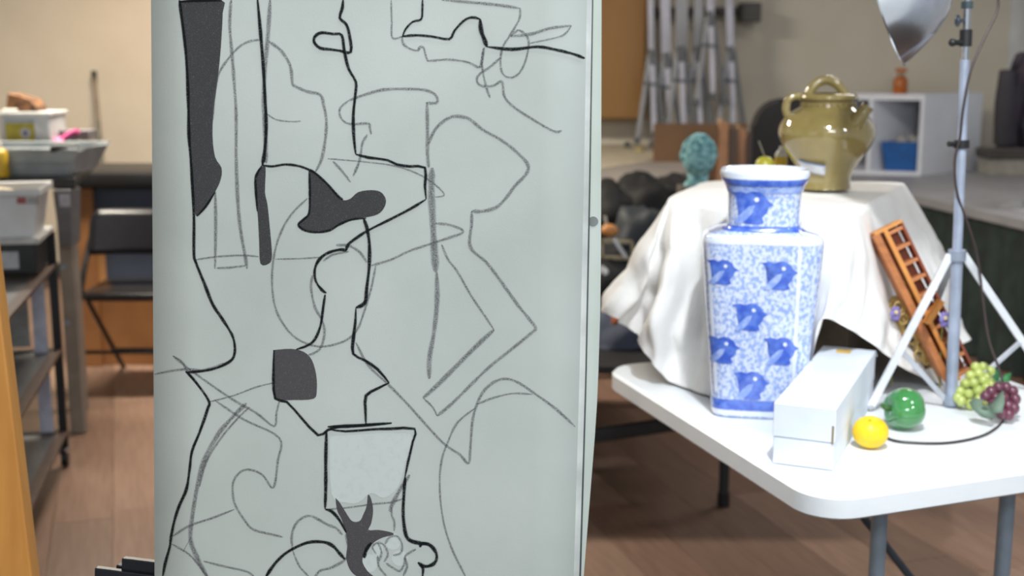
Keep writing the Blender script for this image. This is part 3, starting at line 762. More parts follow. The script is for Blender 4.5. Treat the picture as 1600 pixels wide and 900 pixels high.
t = thing('drying_frame', 'beige tube frame with a crossed strut seen left of the drape', 'frame', (aty(970, 430, Yb+.1).x, Yb+.1, BT))
bg = mat('beige_tube', 'a09478', .5)
for (a, b) in (((930, 376), (987, 378)), ((987, 378), (990, 402)), ((930, 402), (990, 404)), ((940, 376), (942, 425))):
    q = MB(); q.beam(aty(*a, Yb+.14), aty(*b, Yb+.14), .012, .012); obj('rail', q, bg, t)
q = MB(); q.beam(aty(960, 374, Yb+.12), aty(978, 402, Yb+.12), .014, .01); obj('strut', q, mat('white_strut', 'c9cad0', .4), t)
q = MB(); q.beam(aty(990, 404, Yb+.14), Vector((aty(992, 470, Yb+.14).x, Yb+.14, BT)), .012, .012); obj('rail', q, bg, t)

# ================================================================ FAR WORK TABLE with head
GY = 5.4
ft = thing('work_table', 'grey topped work table at the back, left of the plaster head', 'table', (aty(1000, 280, GY).x, GY, 0))
w0 = Z(905, 292, .88); w1 = Z(1072, 268, .88); zt = .88
q = MB(); top_ = [Z(880, 300, zt), Z(1074, 268, zt), Z(1092, 232, zt), Z(900, 228, zt)]
q.hexa([p-Vector((0, 0, .045)) for p in top_], top_, .003); obj('tabletop', q, mat('grey_laminate', '9c9692', .5, col2='8e8884', scale=5), ft)
for p, n_ in ((top_[0], 1), (top_[1], 1), (top_[2], 1), (top_[3], 1)):
    c = sum(top_, Vector())/4; pp_ = p.lerp(c, .08); q = MB(); q.box((pp_.x, pp_.y, (zt-.045)/2), (.05, .05, zt-.046)); obj('leg', q, mat('brown_leg', '3c2f28', .6), ft)
q = MB(); sh = [p.lerp(sum(top_, Vector())/4, .07) for p in top_]
q.hexa([Vector((p.x, p.y, .30)) for p in sh], [Vector((p.x, p.y, .33)) for p in sh]); obj('lower_shelf', q, mat('shelf_brown', '3a2c26', .7), ft)
c = sum(sh, Vector())/4; rndm = random.Random(5)
for i, (px, py, Yo, rr0, hh, cm) in enumerate([(950, 330, .0, .15, .13, '0d0c0d'), (1000, 325, .05, .16, .15, '09090b'), (1050, 318, .1, .13, .13, '100d0f'), (975, 372, -.05, .12, .08, '171212'), (1030, 352, 0, .12, .10, '131214')]):
    YY = GY+.35+Yo
    lump('storage_bag', ('black bag stored under the work table, left end', 'black bag stored under the middle of the work table', 'dark plum bag stored under the work table at its right end', 'dark brown sack low under the left of the work table', 'dark grey sack low beside the drape under the work table')[i], 'bag', px, py, YY, rr0, hh, mat('bag_'+cm, cm, .7, scale=15, bump=.2), seed=i*3+1, base=.331, group='bags under the work table')
q = MB(); cc = aty(1010, 345, GY+1.1); q.box((cc.x, GY+1.35, .35), (1.3, .04, .70)); tag(obj('hardboard_sheet', q, mat('panel_dark', '1d1918', .8)), 'dark hardboard sheet standing behind the bags under the work table', 'board')
ps = [Z(900, 270, zt+.003), Z(1035, 248, zt+.003), Z(1010, 226, zt+.003), Z(905, 222, zt+.003)]
q = MB(); q.hexa([p-Vector((0, 0, .002)) for p in ps], ps); tag(obj('paper_sheet', q, mat('cream_paper', 'c3b8a4', .8)), 'cream paper sheets spread on the grey work table', 'paper')
p = Z(980, 229, zt+.005); t = thing('teal_pot', 'small dark teal pot on the cream paper of the work table', 'pot', tuple(p)); q = MB(); q.lathe([(0, 0), (.018, 0), (.020, .005), (.019, .022), (.012, .030), (0, .031)], p, 18); obj('shell', q, mat('teal_dark', '3c4f52', .5), t, True)
p = Z(1000, 236, zt+.005); t = thing('tape_roll', 'small yellow tape roll at the back of the work table', 'tape', tuple(p)); q = MB(); q.lathe([(.014, 0), (.026, 0), (.026, .02), (.014, .02), (.014, 0)], p, 20); obj('ring', q, mat('yellow_tape', 'b3a66e', .5), t, True)
p = Z(1056, 236, zt+.002); t = thing('flat_tray', 'dark grey flat tray on the work table beside the head', 'tray', tuple(p)); q = MB(); q.box((p.x, p.y, zt+.018), (.17, .12, .03), Rz(.1), .003); obj('base', q, mat('tray_dark', '4a4a52', .5), t); q = MB(); q.box((p.x, p.y, zt+.036), (.18, .13, .006), Rz(.1), .001); obj('lid', q, mat('tray_lid', '6b6a70', .5), t)

# teal sculpted head on a grey stand
HY = 4.4; hs = S(HY)
hc = aty(1092, 245, HY)
head = thing('sculpted_head', 'teal plaster head with curly hair on a grey neck block behind the drape', 'sculpture', (hc.x, HY, BT))
teal = mat('teal_plaster', '93c6cc', .6, col2='5a8f98', scale=45, thr=(.4, .6), bump=.8, bscale=60)
def hfn(v):
    k = 1.0
    if v.y < 0:      # face towards the camera
        k += .03*max(0, 1-abs(v.x)*4)*(1 if -.35 < v.z < .12 else 0)
        k -= .05*max(0, 1-((abs(v.x)-.32)**2+(v.z-.05)**2)*40)
        k += .05*max(0, 1-(v.x**2*14+(v.z+.42)**2*90))
        k -= .06*max(0, 1-(v.x**2*8+(v.z+.28)**2*160))
    if v.z < -.45: k *= 1-.30*(-v.z-.45)*abs(v.x)
    return k
q = MB(); q.ball((hc.x, HY, hc.z), 27*hs, 56, (.96, 1.05, 1.28), hfn); obj('face', q, teal, head, True, 80)
hr = random.Random(2); q = MB()
for i in range(230):
    a = hr.uniform(0, 2*pi); zz = hr.uniform(-.15, 1)
    v = Vector((cos(a)*sqrt(1-zz*zz), sin(a)*sqrt(1-zz*zz), zz))
    if v.y < -.25 and v.z < .38: continue
    q.ball((hc.x+v.x*.98*27*hs, HY+v.y*1.05*27*hs, hc.z+v.z*1.26*27*hs), 3.4*hs*hr.uniform(.8, 1.2), 8)
o = obj('curly_hair', q, teal, head, True); o['kind'] = 'stuff'
for s_ in (-1, 1):
    q = MB(); q.ball((hc.x+s_*24*hs, HY+.005, hc.z-4*hs), 5*hs, 12, (.5, .8, 1.4)); obj('ear', q, teal, head, True)
    q = MB(); q.ball((hc.x+s_*8*hs, HY-23*hs, hc.z+2*hs), 3.2*hs, 10, (1.4, .6, .7)); obj('eyelid', q, teal, head, True)
q = MB(); q.tube([(hc.x+.004, HY-23*hs, hc.z+4*hs), (hc.x+.003, HY-27*hs, hc.z-8*hs)], [2*hs, 3.6*hs], 10); obj('nose', q, teal, head, True)
q = MB(); q.tube([(hc.x, HY+.01, hc.z-20*hs), (hc.x, HY+.01, hc.z-38*hs), (hc.x, HY+.02, hc.z-46*hs)], [17*hs, 16*hs, 21*hs], 24); obj('neck', q, teal, head, True)
zb_ = hc.z-46*hs; q = MB(); q.box((hc.x, HY+.01, (zb_+BT)/2), (.13, .13, zb_-BT-.001)); obj('pedestal', q, mat('pedestal_grey', '5f5652', .7), head, bevel=.004)

# brown sticks, boards and frames behind the head (leaning against the far wall, standing on the floor)
bz = Z(1165, 340, 0.0)
wd = [mat('stick_brown', '8a6040', .6, scale=8), mat('stick_dark', '4f3626', .6, scale=8), mat('stick_pale', 'a78662', .6, scale=8)]
lbl = ['brown wooden easel bar leaning right of the teal head, tallest of its row', 'dark wooden frame bar leaning just right of the teal head', 'pale wooden stick leaning at a slant beside the teal head', 'brown wooden bar leaning next to the black chair', 'dark brown wooden board edge half hidden by the black chair', 'slim pale wooden bar leaning between two darker bars', 'short brown wooden bar in front of the row right of the head', 'narrow dark wooden bar nearest the black chair back']
for i, (x0, y0, x1, y1, w_, mm) in enumerate([(1132, 192, 1127, 262, 12, 0), (1146, 200, 1144, 262, 13, 1), (1124, 186, 1140, 262, 6, 2), (1160, 202, 1158, 262, 11, 0), (1172, 208, 1171, 262, 12, 1), (1152, 196, 1150, 262, 5, 2), (1138, 214, 1137, 262, 9, 0), (1180, 212, 1182, 262, 8, 1)]):
    Y = 6.4+.05*i; a = aty(x0, y0, Y+.10); b = aty(x1, y1, Y); b2 = a + (b-a)*((a.z-0.003)/(a.z-b.z))
    t = thing('wooden_bar', lbl[i], 'board', (b2.x, b2.y, 0), 'wooden bars leaning behind the head'); q = MB(); q.beam(a, b2, w_*S(Y), .03, bev=.002); obj('shaft', q, wd[mm], t)
p0 = aty(1030, 197, 6.9); p1 = aty(1178, 265, 6.9)
q = MB(); q.box(((p0.x+p1.x)/2, 7.15, p0.z/2), (p1.x-p0.x, .04, p0.z-.002)); tag(obj('plywood_board', q, mat('plywood_brown', '6f5238', .6, scale=5)), 'brown plywood board standing behind the wooden bars and the head', 'board')

# wall cupboard
k0 = aty(900, 187, 8.18); k1 = aty(1012, -80, 8.18)
k1 = aty(1008, -120, 8.18)
t = thing('wall_cupboard', 'orange brown wooden wall cupboard beside the hanging easels', 'cupboard', (k0.x, 8.2, k0.z))
cupm = mat('cupboard_wood', '946d3a', .5, col2='866232', scale=4, stretch=(1, 1, .2))
q = MB(); q.hexa([(k0.x, 8.19, k0.z), (k1.x+.03, 8.19, k0.z), (k1.x+.03, 8.399, k0.z), (k0.x, 8.399, k0.z)], [(k0.x, 8.19, k1.z), (k1.x+.03, 8.19, k1.z), (k1.x+.03, 8.399, k1.z), (k0.x, 8.399, k1.z)], .003); obj('carcass', q, cupm, t)
mx_ = k0.x+.02
q = MB(); q.box(((mx_+k1.x)/2+.01, 8.178, (k0.z+k1.z)/2), (k1.x-mx_, .018, k1.z-k0.z-.02), bev=.003); d_ = obj('door', q, cupm, t)
q = MB(); q.tube([(mx_+.05, 8.150, k0.z+.10), (mx_+.05, 8.150, k0.z+.22)], .006, 8); obj('handle', q, chrome, d_, True)

# aluminium easels hanging folded on the back wall
alu = [mat('alu_light', 'b9b8c4', .4, .35, scale=5), mat('alu_mid', '96969a', .4, .35, scale=5), mat('alu_dark', '66686c', .45, .3, scale=5)]
el = ['folded aluminium easel, leftmost on the wall beside the cupboard', 'folded aluminium easel with the brightest post, second from the cupboard', 'folded aluminium easel third from the cupboard with wide grey post', 'folded aluminium easel fourth from the cupboard', 'folded aluminium easel fifth from the cupboard with a pale upper post', 'folded aluminium easel hanging rightmost under the black bracket']
posts = [(1016, 1018, -60, 34, 135, 9, 0), (1038, 1042, -60, 0, 140, 15, 0), (1066, 1064, -60, 10, 130, 19, 1), (1092, 1090, -60, 0, 130, 15, 1), (1110, 1110, -60, 0, 75, 12, 0), (1138, 1142, -60, 0, 130, 12, 0)]
for i, (xt, xb, yt, _, yb, w_, mm) in enumerate(posts):
    Y = 8.05+.03*(i % 2)
    t = thing('folding_easel', el[i], 'easel', tuple(aty(xb, yb+70, Y)), 'folded aluminium easels hung on the back wall')
    q = MB(); q.beam(aty(xt, yt, Y), aty(xb, yb, Y), w_*S(Y), .03, bev=.004); obj('post', q, alu[mm], t)
    q = MB(); q.beam(aty(xb-1, yb-58, Y-.03), aty(xb+1, yb-34, Y-.03), (w_*.65)*S(Y), .03, bev=.003); obj('slide_clamp', q, alu[2], t)
    for dx, ddx, ww, m2, yy in ((-w_*.5, -22, 7, 1, 90), (w_*.5, 22, 7, 2, 90), (1, 4, 8, 0, 80)):
        q = MB(); q.beam(aty(xb+dx*.6, yb-50, Y-.02), aty(xb+ddx, yb+yy-8, Y-.06), ww*S(Y), .02, bev=.003); l_ = obj('leg', q, alu[m2], t)
        q = MB(); q.beam(aty(xb+ddx, yb+yy-10, Y-.06), aty(xb+ddx*1.03, yb+yy, Y-.06), (ww+3)*S(Y), .028, bev=.003); obj('rubber_tip', q, alu[2], l_)
    q = MB(); q.beam(aty(xb-14, yb-5, Y-.04), aty(xb+14, yb-2, Y-.04), 5*S(Y), .015); obj('crossbar', q, alu[2], t)
t = thing('wall_bracket', 'long dark metal bracket on the wall carrying the folded easels', 'bracket', tuple(aty(1090, 20, 8.3)))
q = MB(); a, b = aty(1000, 18, 8.33), aty(1170, 18, 8.33); q.beam(a, b, .05, .08, bev=.004); obj('rail', q, mat('bracket_dark', '4f4f4c', .5), t)
q = MB(); a, b = aty(1155, 20, 8.24), aty(1186, 20, 8.24); q.beam(a, b, .12, .16, bev=.008); obj('end_block', q, mat('bracket_end', '44443f', .5), t)
for x in (1028, 1078, 1125):
    q = MB(); q.beam(aty(x, 18, 8.32), aty(x, 18, 8.10), .02, .02); obj('peg', q, MATS['bracket_end'], t)

# ---------------------------------------------------------------- black chair behind the jar
ccx = aty(1222, 230, 5.6)
oc = thing('office_chair', 'black padded chair behind the olive jar', 'chair', (ccx.x, 5.6, 0))
q = MB(); 
def rr2(x0, x1, z0, z1, r, Y, th_, n=6):
    o_ = []
    for cx_, cz_, a0 in ((x0+r, z0+r, pi), (x1-r, z0+r, 1.5*pi), (x1-r, z1-r, 0), (x0+r, z1-r, pi/2)):
        for k in range(n+1):
            a = a0+(pi/2)*k/n; o_.append((cx_+r*cos(a), cz_+r*sin(a)))
    return [(x, Y, z) for x, z in o_], [(x, Y+th_, z) for x, z in o_]
x0 = aty(1174, 200, 5.6).x; x1 = aty(1330, 200, 5.6).x; z1_ = aty(1200, 154, 5.6).z
f_, b_ = rr2(x0, x1, .55, z1_, .12, 5.56, .07); q.hexa(f_, b_, .02); obj('backrest', q, mat('chair_black', '1a1519', .7, scale=20, bump=.1), oc, True)
q = MB(); q.box(((x0+x1)/2, 5.30, .48), (x1-x0, .5, .09), bev=.03); obj('seat', q, MATS['chair_black'], oc, True)
q = MB(); q.tube([((x0+x1)/2, 5.32, .10), ((x0+x1)/2, 5.32, .435)], .03, 14); obj('column', q, dark_plastic, oc, True)
for k in range(5):
    a = k*2*pi/5; q = MB(); c0 = Vector(((x0+x1)/2, 5.32, .11)); e = c0+Vector((cos(a)*.28, sin(a)*.28, -.04)); q.beam(c0, e, .04, .03); l_ = obj('foot', q, dark_plastic, oc)
    q = MB(); q.ball((e.x, e.y, .029), .028, 12); obj('caster', q, dark_plastic, l_, True)
q = MB(); q.beam(((x0+x1)/2, 5.60, .47), ((x0+x1)/2, 5.64, .62), .07, .015); obj('back_bar', q, dark_plastic, oc)

# ---------------------------------------------------------------- back tables (right) and cubby
lam = mat('pale_grey_laminate', 'a3a3a8', .5, col2='96969b', scale=3)
def tt(name, label, pts, legs_m, cloth_=None):
    t = thing(name, label, 'table', (pts[0].x, pts[0].y, 0)); q = MB(); q.hexa([p-Vector((0, 0, .035)) for p in pts], pts, .003); obj('tabletop', q, lam, t)
    c = sum(pts, Vector())/4
    for p in pts:
        e = p.lerp(c, .1); q = MB(); q.tube([(e.x, e.y, .001), (e.x, e.y, TZ-.036)], .02, 10); obj('leg', q, legs_m, t, True)
    return t
P = [Z(1335, 300, TZ), Z(1640, 352, TZ), Z(1640, 262, TZ), Z(1345, 262, TZ)]
P = [Vector((1.90, 7.0, TZ)), Vector((2.50, 5.55, TZ)), Vector((3.18, 5.65, TZ)), Vector((3.18, 8.36, TZ)), Vector((1.90, 8.36, TZ))]
P[0] = Z(1348, 286, TZ); P[1] = Z(1640, 352, TZ); P[4] = Vector((P[0].x, 8.36, TZ)); P[3] = Vector((3.18, 8.36, TZ)); P[2] = Vector((3.18, P[1].y+.02, TZ))
P = [P[0], P[1], P[2], P[3], P[4]]
bt = thing('back_table', 'long grey topped table along the back right, draped in dark green below', 'table', (P[0].x, P[0].y, 0))
q = MB(); q.hexa([p-Vector((0, 0, .05)) for p in P], P, .004); obj('tabletop', q, lam, bt)
for i in (0, 1, 2, 4):
    e = P[i].lerp(sum(P, Vector())/5, .1); q = MB(); q.tube([(e.x, e.y, .001), (e.x, e.y, TZ-.052)], .02, 10); obj('leg', q, dsteel, bt, True)
# dark green skirt hanging from the front edge, in folds
q = MB(); a, b = P[0].copy(), P[1].copy(); a = a+(a-b)*.02; nrm = Vector((-(b-a).y, (b-a).x, 0)).normalized()
if nrm.y > 0: nrm = -nrm
rows = []
for j in range(9):
    z = TZ-.052-(TZ-.06)*j/8; row = []
    for i in range(161):
        p = a.lerp(b, i/160); am = .006+.022*j/8
        row.append(p+nrm*(-.03+am*sin(i*.55+.6*sin(i*.13)))+Vector((0, 0, z-TZ)))
    rows.append(row)
q.grid(rows); tag(obj('table_skirt', q, mat('dark_green_cloth', '36423f', .9, col2='2b3533', scale=12, bump=.2), None, True, 80), 'dark green cloth skirt hanging from the front edge of the back table', 'cloth')
for (x0_, y0_, x1_, y1_, lb) in ((1560, 322, 1596, 330, 'white paper lying at the front right edge of the back table'),):
    ps = [Z(x0_, y0_, TZ+.003), Z(x1_+30, y1_+6, TZ+.003), Z(x1_+40, y0_-6, TZ+.003), Z(x0_+24, y0_-8, TZ+.003)]
    q = MB(); q.hexa([p-Vector((0, 0, .002)) for p in ps], ps); tag(obj('paper_sheet', q, mat('plain_paper', 'c8cad0', .8)), lb, 'paper')

# cubby unit on the back table
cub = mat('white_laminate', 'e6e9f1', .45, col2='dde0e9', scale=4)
cubf = Z(1438, 275, TZ); cubs = Z(1534, 268, TZ)
Yc = cubf.y; hz = aty(1436, 148, Yc).z-TZ
xr = cubf.x; xl = xr - .62; dep = .36
# side panel recedes to the right: turn the unit
dvec = Vector((cubs.x-cubf.x, .34, 0)); dlen = dvec.length; dn_ = dvec.normalized()
fv = -Vector((dn_.y, -dn_.x, 0)); 
if fv.x > 0: fv = -fv                      # front face runs left from the near corner
la_, lb__ = aty(1365, 262, 1), None
cu = thing('cubby_shelf', 'white open cubby shelf with dark compartments on the back table', 'shelf', (cubf.x, cubf.y, TZ))
dn_ = Vector((.80, .60, 0)).normalized(); fv = Vector((-.985, -.06, 0)).normalized(); fv = Vector((-.97, .24, 0)).normalized()
dlen = .60; wl = .74; tk = .022
O0 = Vector((cubf.x, cubf.y, TZ+.001))
def slab(a0, a1, d0, d1, z0, z1, name, m=cub, parent=cu):
    q = MB(); pts = [O0+fv*a0+dn_*d0, O0+fv*a1+dn_*d0, O0+fv*a1+dn_*d1, O0+fv*a0+dn_*d1]
    q.hexa([p+Vector((0, 0, z0)) for p in pts], [p+Vector((0, 0, z1)) for p in pts]); return obj(name, q, m, parent)
slab(0, tk, 0, dlen, 0, hz, 'side_panel'); slab(wl-tk, wl, 0, dlen, 0, hz, 'side_panel')
slab(tk, wl-tk, 0, dlen, 0, tk, 'bottom_panel'); slab(tk, wl-tk, 0, dlen, hz-.035, hz, 'top_panel')
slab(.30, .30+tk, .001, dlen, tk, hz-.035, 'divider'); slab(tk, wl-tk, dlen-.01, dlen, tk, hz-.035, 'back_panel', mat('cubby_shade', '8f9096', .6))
slab(tk+.002, .299, .0015, dlen*.9, hz*.60, hz*.60+.012, 'inner_shelf') if False else None
# blue bin in the right compartment
bq = O0+fv*.155+dn_*.16; bbz = TZ+.001+tk
binb = thing('storage_bin', 'blue plastic bin inside the white cubby shelf', 'bin', (bq.x, bq.y, bbz))
def ringp(sx, sy, z): return [bq+fv*x+dn_*y+Vector((0, 0, z-TZ-.001)) for x, y in ((-sx, -sy), (sx, -sy), (sx, sy), (-sx, sy))]
bluep = mat('blue_plastic', '1f5fa8', .4, col2='1a5496', scale=20)
q = MB(); hb_ = .175
lo = ringp(.088, .10, bbz); hi = ringp(.105, .12, bbz+hb_); hi2 = ringp(.098, .113, bbz+hb_); lo2 = ringp(.082, .094, bbz+.008)
q.hexa(lo, hi); 
for f in [f for f in q.bm.faces if all(v.co.z > bbz+hb_-.001 for v in f.verts)]: q.bm.faces.remove(f)
q.grid([hi+[hi[0]], hi2+[hi2[0]], lo2+[lo2[0]]]); q.quad(lo2); obj('body', q, bluep, binb)
q = MB(); q.grid([[p+Vector((0, 0, -.012)) for p in ringp(.1065, .1215, bbz+hb_)+ringp(.1065, .1215, bbz+hb_)[:1]], [p for p in ringp(.1075, .1225, bbz+hb_+.004)+ringp(.1075, .1225, bbz+hb_+.004)[:1]]]); obj('rim', q, bluep, binb, solid=.004)
for i, (u_, v_, r_) in enumerate([(-.05, -.02, .04), (.0, .0, .045), (.05, -.01, .04), (.02, -.05, .035)]):
    q = MB(); pc = bq+fv*u_+dn_*v_+Vector((0, 0, bbz-TZ+hb_+.005)); q.ball(pc, r_, 16, (1, 1, .8), lambda v: 1+.3*noise.noise(v*2+Vector((i, 0, 0))))
    tag(obj('crumpled_rag', q, mat('rag_grey', '8f8a86' if i % 2 else 'a8a6a6', .8), None, True), ('grey crumpled rag at the right in the blue bin', 'pale crumpled rag in the middle of the blue bin', 'grey crumpled rag at the left in the blue bin', 'small pale rag at the front of the blue bin')[i], 'rag')
# orange bottle
tp_ = O0+fv*.12+dn_*.20; ob = aty(1407, 130, tp_.y); obz = TZ+.0015+hz
ot = thing('orange_bottle', 'small orange bottle with orange cap on top of the cubby shelf', 'bottle', (ob.x, tp_.y, obz))
sb = S(tp_.y)
q = MB(); q.lathe([(0, 0), (10*sb, 0), (11*sb, 2*sb), (11*sb, 20*sb), (8*sb, 25*sb), (5*sb, 27*sb), (0, 27*sb)], (ob.x, tp_.y, obz), 24); obj('body', q, mat('orange_liquid', 'b8641c', .3, col2='a85a1a', scale=10), ot, True)
q = MB(); q.lathe([(5.5*sb, 27*sb), (5.5*sb, 33*sb), (0, 33*sb)], (ob.x, tp_.y, obz), 20); obj('neck', q, mat('clear_neck', 'a39a8e', .3), ot, True)
q = MB(); q.lathe([(0, 33*sb), (9*sb, 33*sb), (9*sb, 38*sb), (7*sb, 39*sb), (0, 39*sb)], (ob.x, tp_.y, obz), 20); obj('cap', q, mat('orange_cap', 'c0703a', .4), ot, True)
# dark binders left of the cubby
for i in range(1):
    a = Z(1352, 296, TZ); pass
# coat hanging at the right
hk = aty(1592, 80, 6.0)
coat = thing('hanging_coat', 'dark plum and black coat hanging at the right edge', 'coat', tuple(hk))
q = MB(); rows = []
for j in range(15):
    py = 78+152*j/14; row = []
    for i in range(17):
        px = 1563+36*max(0, 1-j/12)**1.7+ (80*i/16)
        row.append(aty(px, py + (10-10*min(1, i/3) if j == 0 else 0), 6.0+.03*sin(i*1.1+j*.15)+.02*noise.noise(Vector((i*.3, j*.4, 0)))))
    rows.append(row)
q.grid(rows); obj('coat_body', q, mat('coat_black', '1f1c28', .8, col2='2c2130', scale=10, bump=.2), coat, True, 80, solid=.05)
q = MB(); pc = aty(1590, 165, 5.97); q.tube([aty(1574, 110, 5.98), aty(1570, 160, 5.96), aty(1566, 225, 5.98)], [.035, .045, .04], 12); obj('sleeve', q, mat('coat_sleeve', '2a2830', .8), coat, True)
q = MB(); q.tube([aty(1610, 80, 6.02), aty(1612, 50, 6.02), aty(1620, 44, 6.02), aty(1640, 60, 6.5)], .006, 8); obj('hanger_hook', q, chrome, coat, True)
cr = thing('coat_rack', 'slim chrome rack post carrying the dark coat at the right edge', 'rack', (aty(1630, 200, 6.25).x, 6.25, TZ))
xx = aty(1640, 200, 6.25).x; q = MB(); q.tube([(xx, 6.25, TZ+.004), (xx, 6.25, 1.75)], .012, 12); obj('post', q, chrome, cr, True)
q = MB(); q.lathe([(0, 0), (.10, 0), (.10, .012), (0, .02)], (xx, 6.25, TZ+.001), 24); obj('base', q, chrome, cr, True)
q = MB(); q.tube([(xx, 6.25, 1.72), (xx, 6.0, 1.72)], .008, 10); obj('arm', q, chrome, cr, True)
# low white box on the back table behind the pole (right of the cubby)
p = Z(1563, 275, TZ); box_thing('white_box', 'low cream box under the hanging coat on the back table', 'box', (p.x+.10, p.y+.1, TZ+.052), (.34, .20, .10), mat('cream_box', 'a9a59c', .7))
q = MB(); q.box((p.x+.10, p.y+.1, TZ+.130), (.37, .23, .055), Rz(0), .003); tag(obj('dark_case', q, mat('case_dark', '4b4644', .6)), 'flat dark case lying on the cream box under the hanging coat', 'case')

# ================================================================ LEFT BACKGROUND
# black topped wooden cabinet with navy panel
CY = 5.95
cz = aty(170, 270, CY).z
cab = thing('low_cabinet', 'brown wooden cabinet with a black top and navy door behind the folding chair', 'cabinet', (aty(200, 560, CY).x, CY, 0))
brw = mat('cabinet_brown', '97673d', .55, col2='875a34', scale=5)
xa = aty(115, 400, CY).x; xb = aty(420, 400, CY).x; kx = aty(147, 400, CY).x
q = MB(); q.box(((xa+xb)/2, CY+.25, cz-.035), (xb-xa+.04, .56, .07), bev=.012); obj('worktop', q, mat('cabinet_top_black', '1d1d20', .4, scale=8), cab, True)
q = MB(); q.box(((xa+kx)/2, CY+.26, (cz-.07)/2), (kx-xa, .48, cz-.072)); obj('side_panel', q, brw, cab)
dzb = aty(200, 470, CY).z
q = MB(); q.box(((kx+xb)/2, CY+.06, (cz-.07+dzb)/2), (xb-kx-.002, .02, cz-.074-dzb)); obj('door', q, mat('navy_panel', '3d4658', .5, scale=5), cab)
q = MB(); q.box(((kx+xb)/2, CY+.27, dzb/2), (xb-kx-.002, .44, dzb-.002)); obj('base_panel', q, brw, cab)
q = MB(); q.box(((kx+.03+kx)/2, CY+.048, (cz-.07+dzb)/2-.12), (.045, .012, (cz-.07-dzb)*.4)); obj('door_stile', q, mat('stile_brown', 'a8794a', .5), cab)
q = MB(); q.tube([aty(208, 277, CY+.1), aty(222, 272, CY+.12)], .02, 10); tag(obj('cardboard_roll', q, mat('roll_tan', '8a7460', .7), None, True), 'short tan roll lying on the black cabinet top beside the pad', 'roll')
# folding chair
GYc = 5.45
def folding_chair(px0, label, Y0):
    f0 = aty(118, 470, Y0); w_ = .44
    t = thing('folding_chair', label, 'chair', (f0.x+w_/2, Y0, 0))
    x0, x1 = f0.x, f0.x+w_
    for s_, x in ((0, x0), (1, x1)):
        q = MB(); q.tube(spline([(x-.02, Y0-.06, .002), (x, Y0+.05, .42), (x+.012, Y0+.20, .66), (x+.05-.1*s_, Y0+.235, .775)], 5), .0125, 12); obj('front_leg', q, black_paint, t, True)
        q = MB(); q.tube([(x+.03-.06*s_, Y0+.02, .46), (x+.03-.06*s_, Y0+.52, .002)], .011, 12); obj('rear_leg', q, black_paint, t, True)
    q = MB(); q.tube([(x0+.03, Y0+.40, .12), (x1-.03, Y0+.40, .12)], .008, 10); obj('crossbar', q, black_paint, t, True)
    q = MB(); q.tube([(x0, Y0+.01, .20), (x1, Y0+.01, .20)], .008, 10); obj('crossbar', q, black_paint, t, True)
    q = MB(); a_, b_ = [], []
    for k, (sx, sy) in enumerate(rrect(0, w_-.03, 0, .40, .05, 4)):
        a_.append((x0+.015+sx, Y0+.0+sy, .425)); b_.append((x0+.015+sx, Y0+.0+sy, .462))
    q.hexa(a_, b_, .012); obj('seat', q, mat('seat_vinyl', '2a2829', .25, scale=20, bump=.05), t, True)
    rows = []
    for j in range(7):
        z = .605+.19*j/6; row = []
        for i in range(15):
            u = i/14; inset = .05*(1-sqrt(max(0, 1-(max(0, j-4)/2.3)**2)))+ .02*(1-sqrt(max(0, 1-(max(0, 1-j)/1.3)**2)))
            row.append((x0+.01+inset+(w_-.02-2*inset)*u, Y0+.165+.012*j+.035*sin(pi*u), z))
        rows.append(row)
    q = MB(); q.grid(rows); obj('backrest', q, black_vinyl, t, True, 80, solid=.022)
    return t
folding_chair(118, 'black metal folding chair with padded seat in front of the brown cabinet', 5.42)
# steel counter at the left
KY = 4.80; CSK = -.226
kz = aty(60, 277, KY).z
kt = thing('steel_counter', 'narrow metal counter with a beige leg behind the trolley', 'counter', (aty(60, 500, KY).x, KY, 0))
xl_ = aty(-200, 300, KY).x; xr_ = aty(120, 280, KY).x
q = MB(); ct_ = [(xl_, KY-.02), (xr_, KY-.02), (xr_+CSK*.72, KY+.70), (xl_, KY+.70)]; q.hexa([(x, y, kz-.04) for x, y in ct_], [(x, y, kz) for x, y in ct_], .006); obj('worktop', q, mat('counter_black', '232427', .4), kt)
beige_post = mat('beige_post', '8c8278', .5, scale=8)
a = aty(98, 384, KY+.05)
for x, y in ((a.x, KY+.10), (a.x-.10, KY+.42), (xl_+.05, KY+.1), (xl_+.05, KY+.42)):
    q = MB(); q.box((x, y, (kz-.04)/2), (.055, .045, kz-.043)); lg_ = obj('leg', q, beige_post, kt, bevel=.004)
for py in (352, 418, 505):
    q = MB(); z = aty(92, py, KY+.07).z; q.tube([(a.x-.012, KY+.079, z), (a.x-.012, KY+.068, z)], .010, 10); obj('bolt', q, steel_grey, kt, True)
g0 = aty(88, 286, KY); g1 = aty(120, 382, KY)
gb_ = thing('grey_box', 'grey box with a small white label hanging under the counter end', 'box', (g0.x, KY, g1.z))
q = MB(); q.hexa([(g0.x+.008, KY-.03, g1.z), (g1.x-.008, KY-.03, g1.z), (g1.x-.008, KY+.07, g1.z), (g0.x+.008, KY+.07, g1.z)], [(g0.x, KY-.05, kz-.042), (g1.x+.005, KY-.05, kz-.042), (g1.x+.005, KY+.07, kz-.042), (g0.x, KY+.07, kz-.042)], .006); obj('body', q, mat('mid_grey_plastic', '66666a', .5), gb_)
l0 = aty(92, 303, KY-.05); l1 = aty(110, 323, KY-.05); q = MB(); q.box(((l0.x+l1.x)/2, KY-.050, (l0.z+l1.z)/2), (l1.x-l0.x, .004, l0.z-l1.z)); obj('label', q, mat('label_white', 'a9a8b4', .6), gb_)
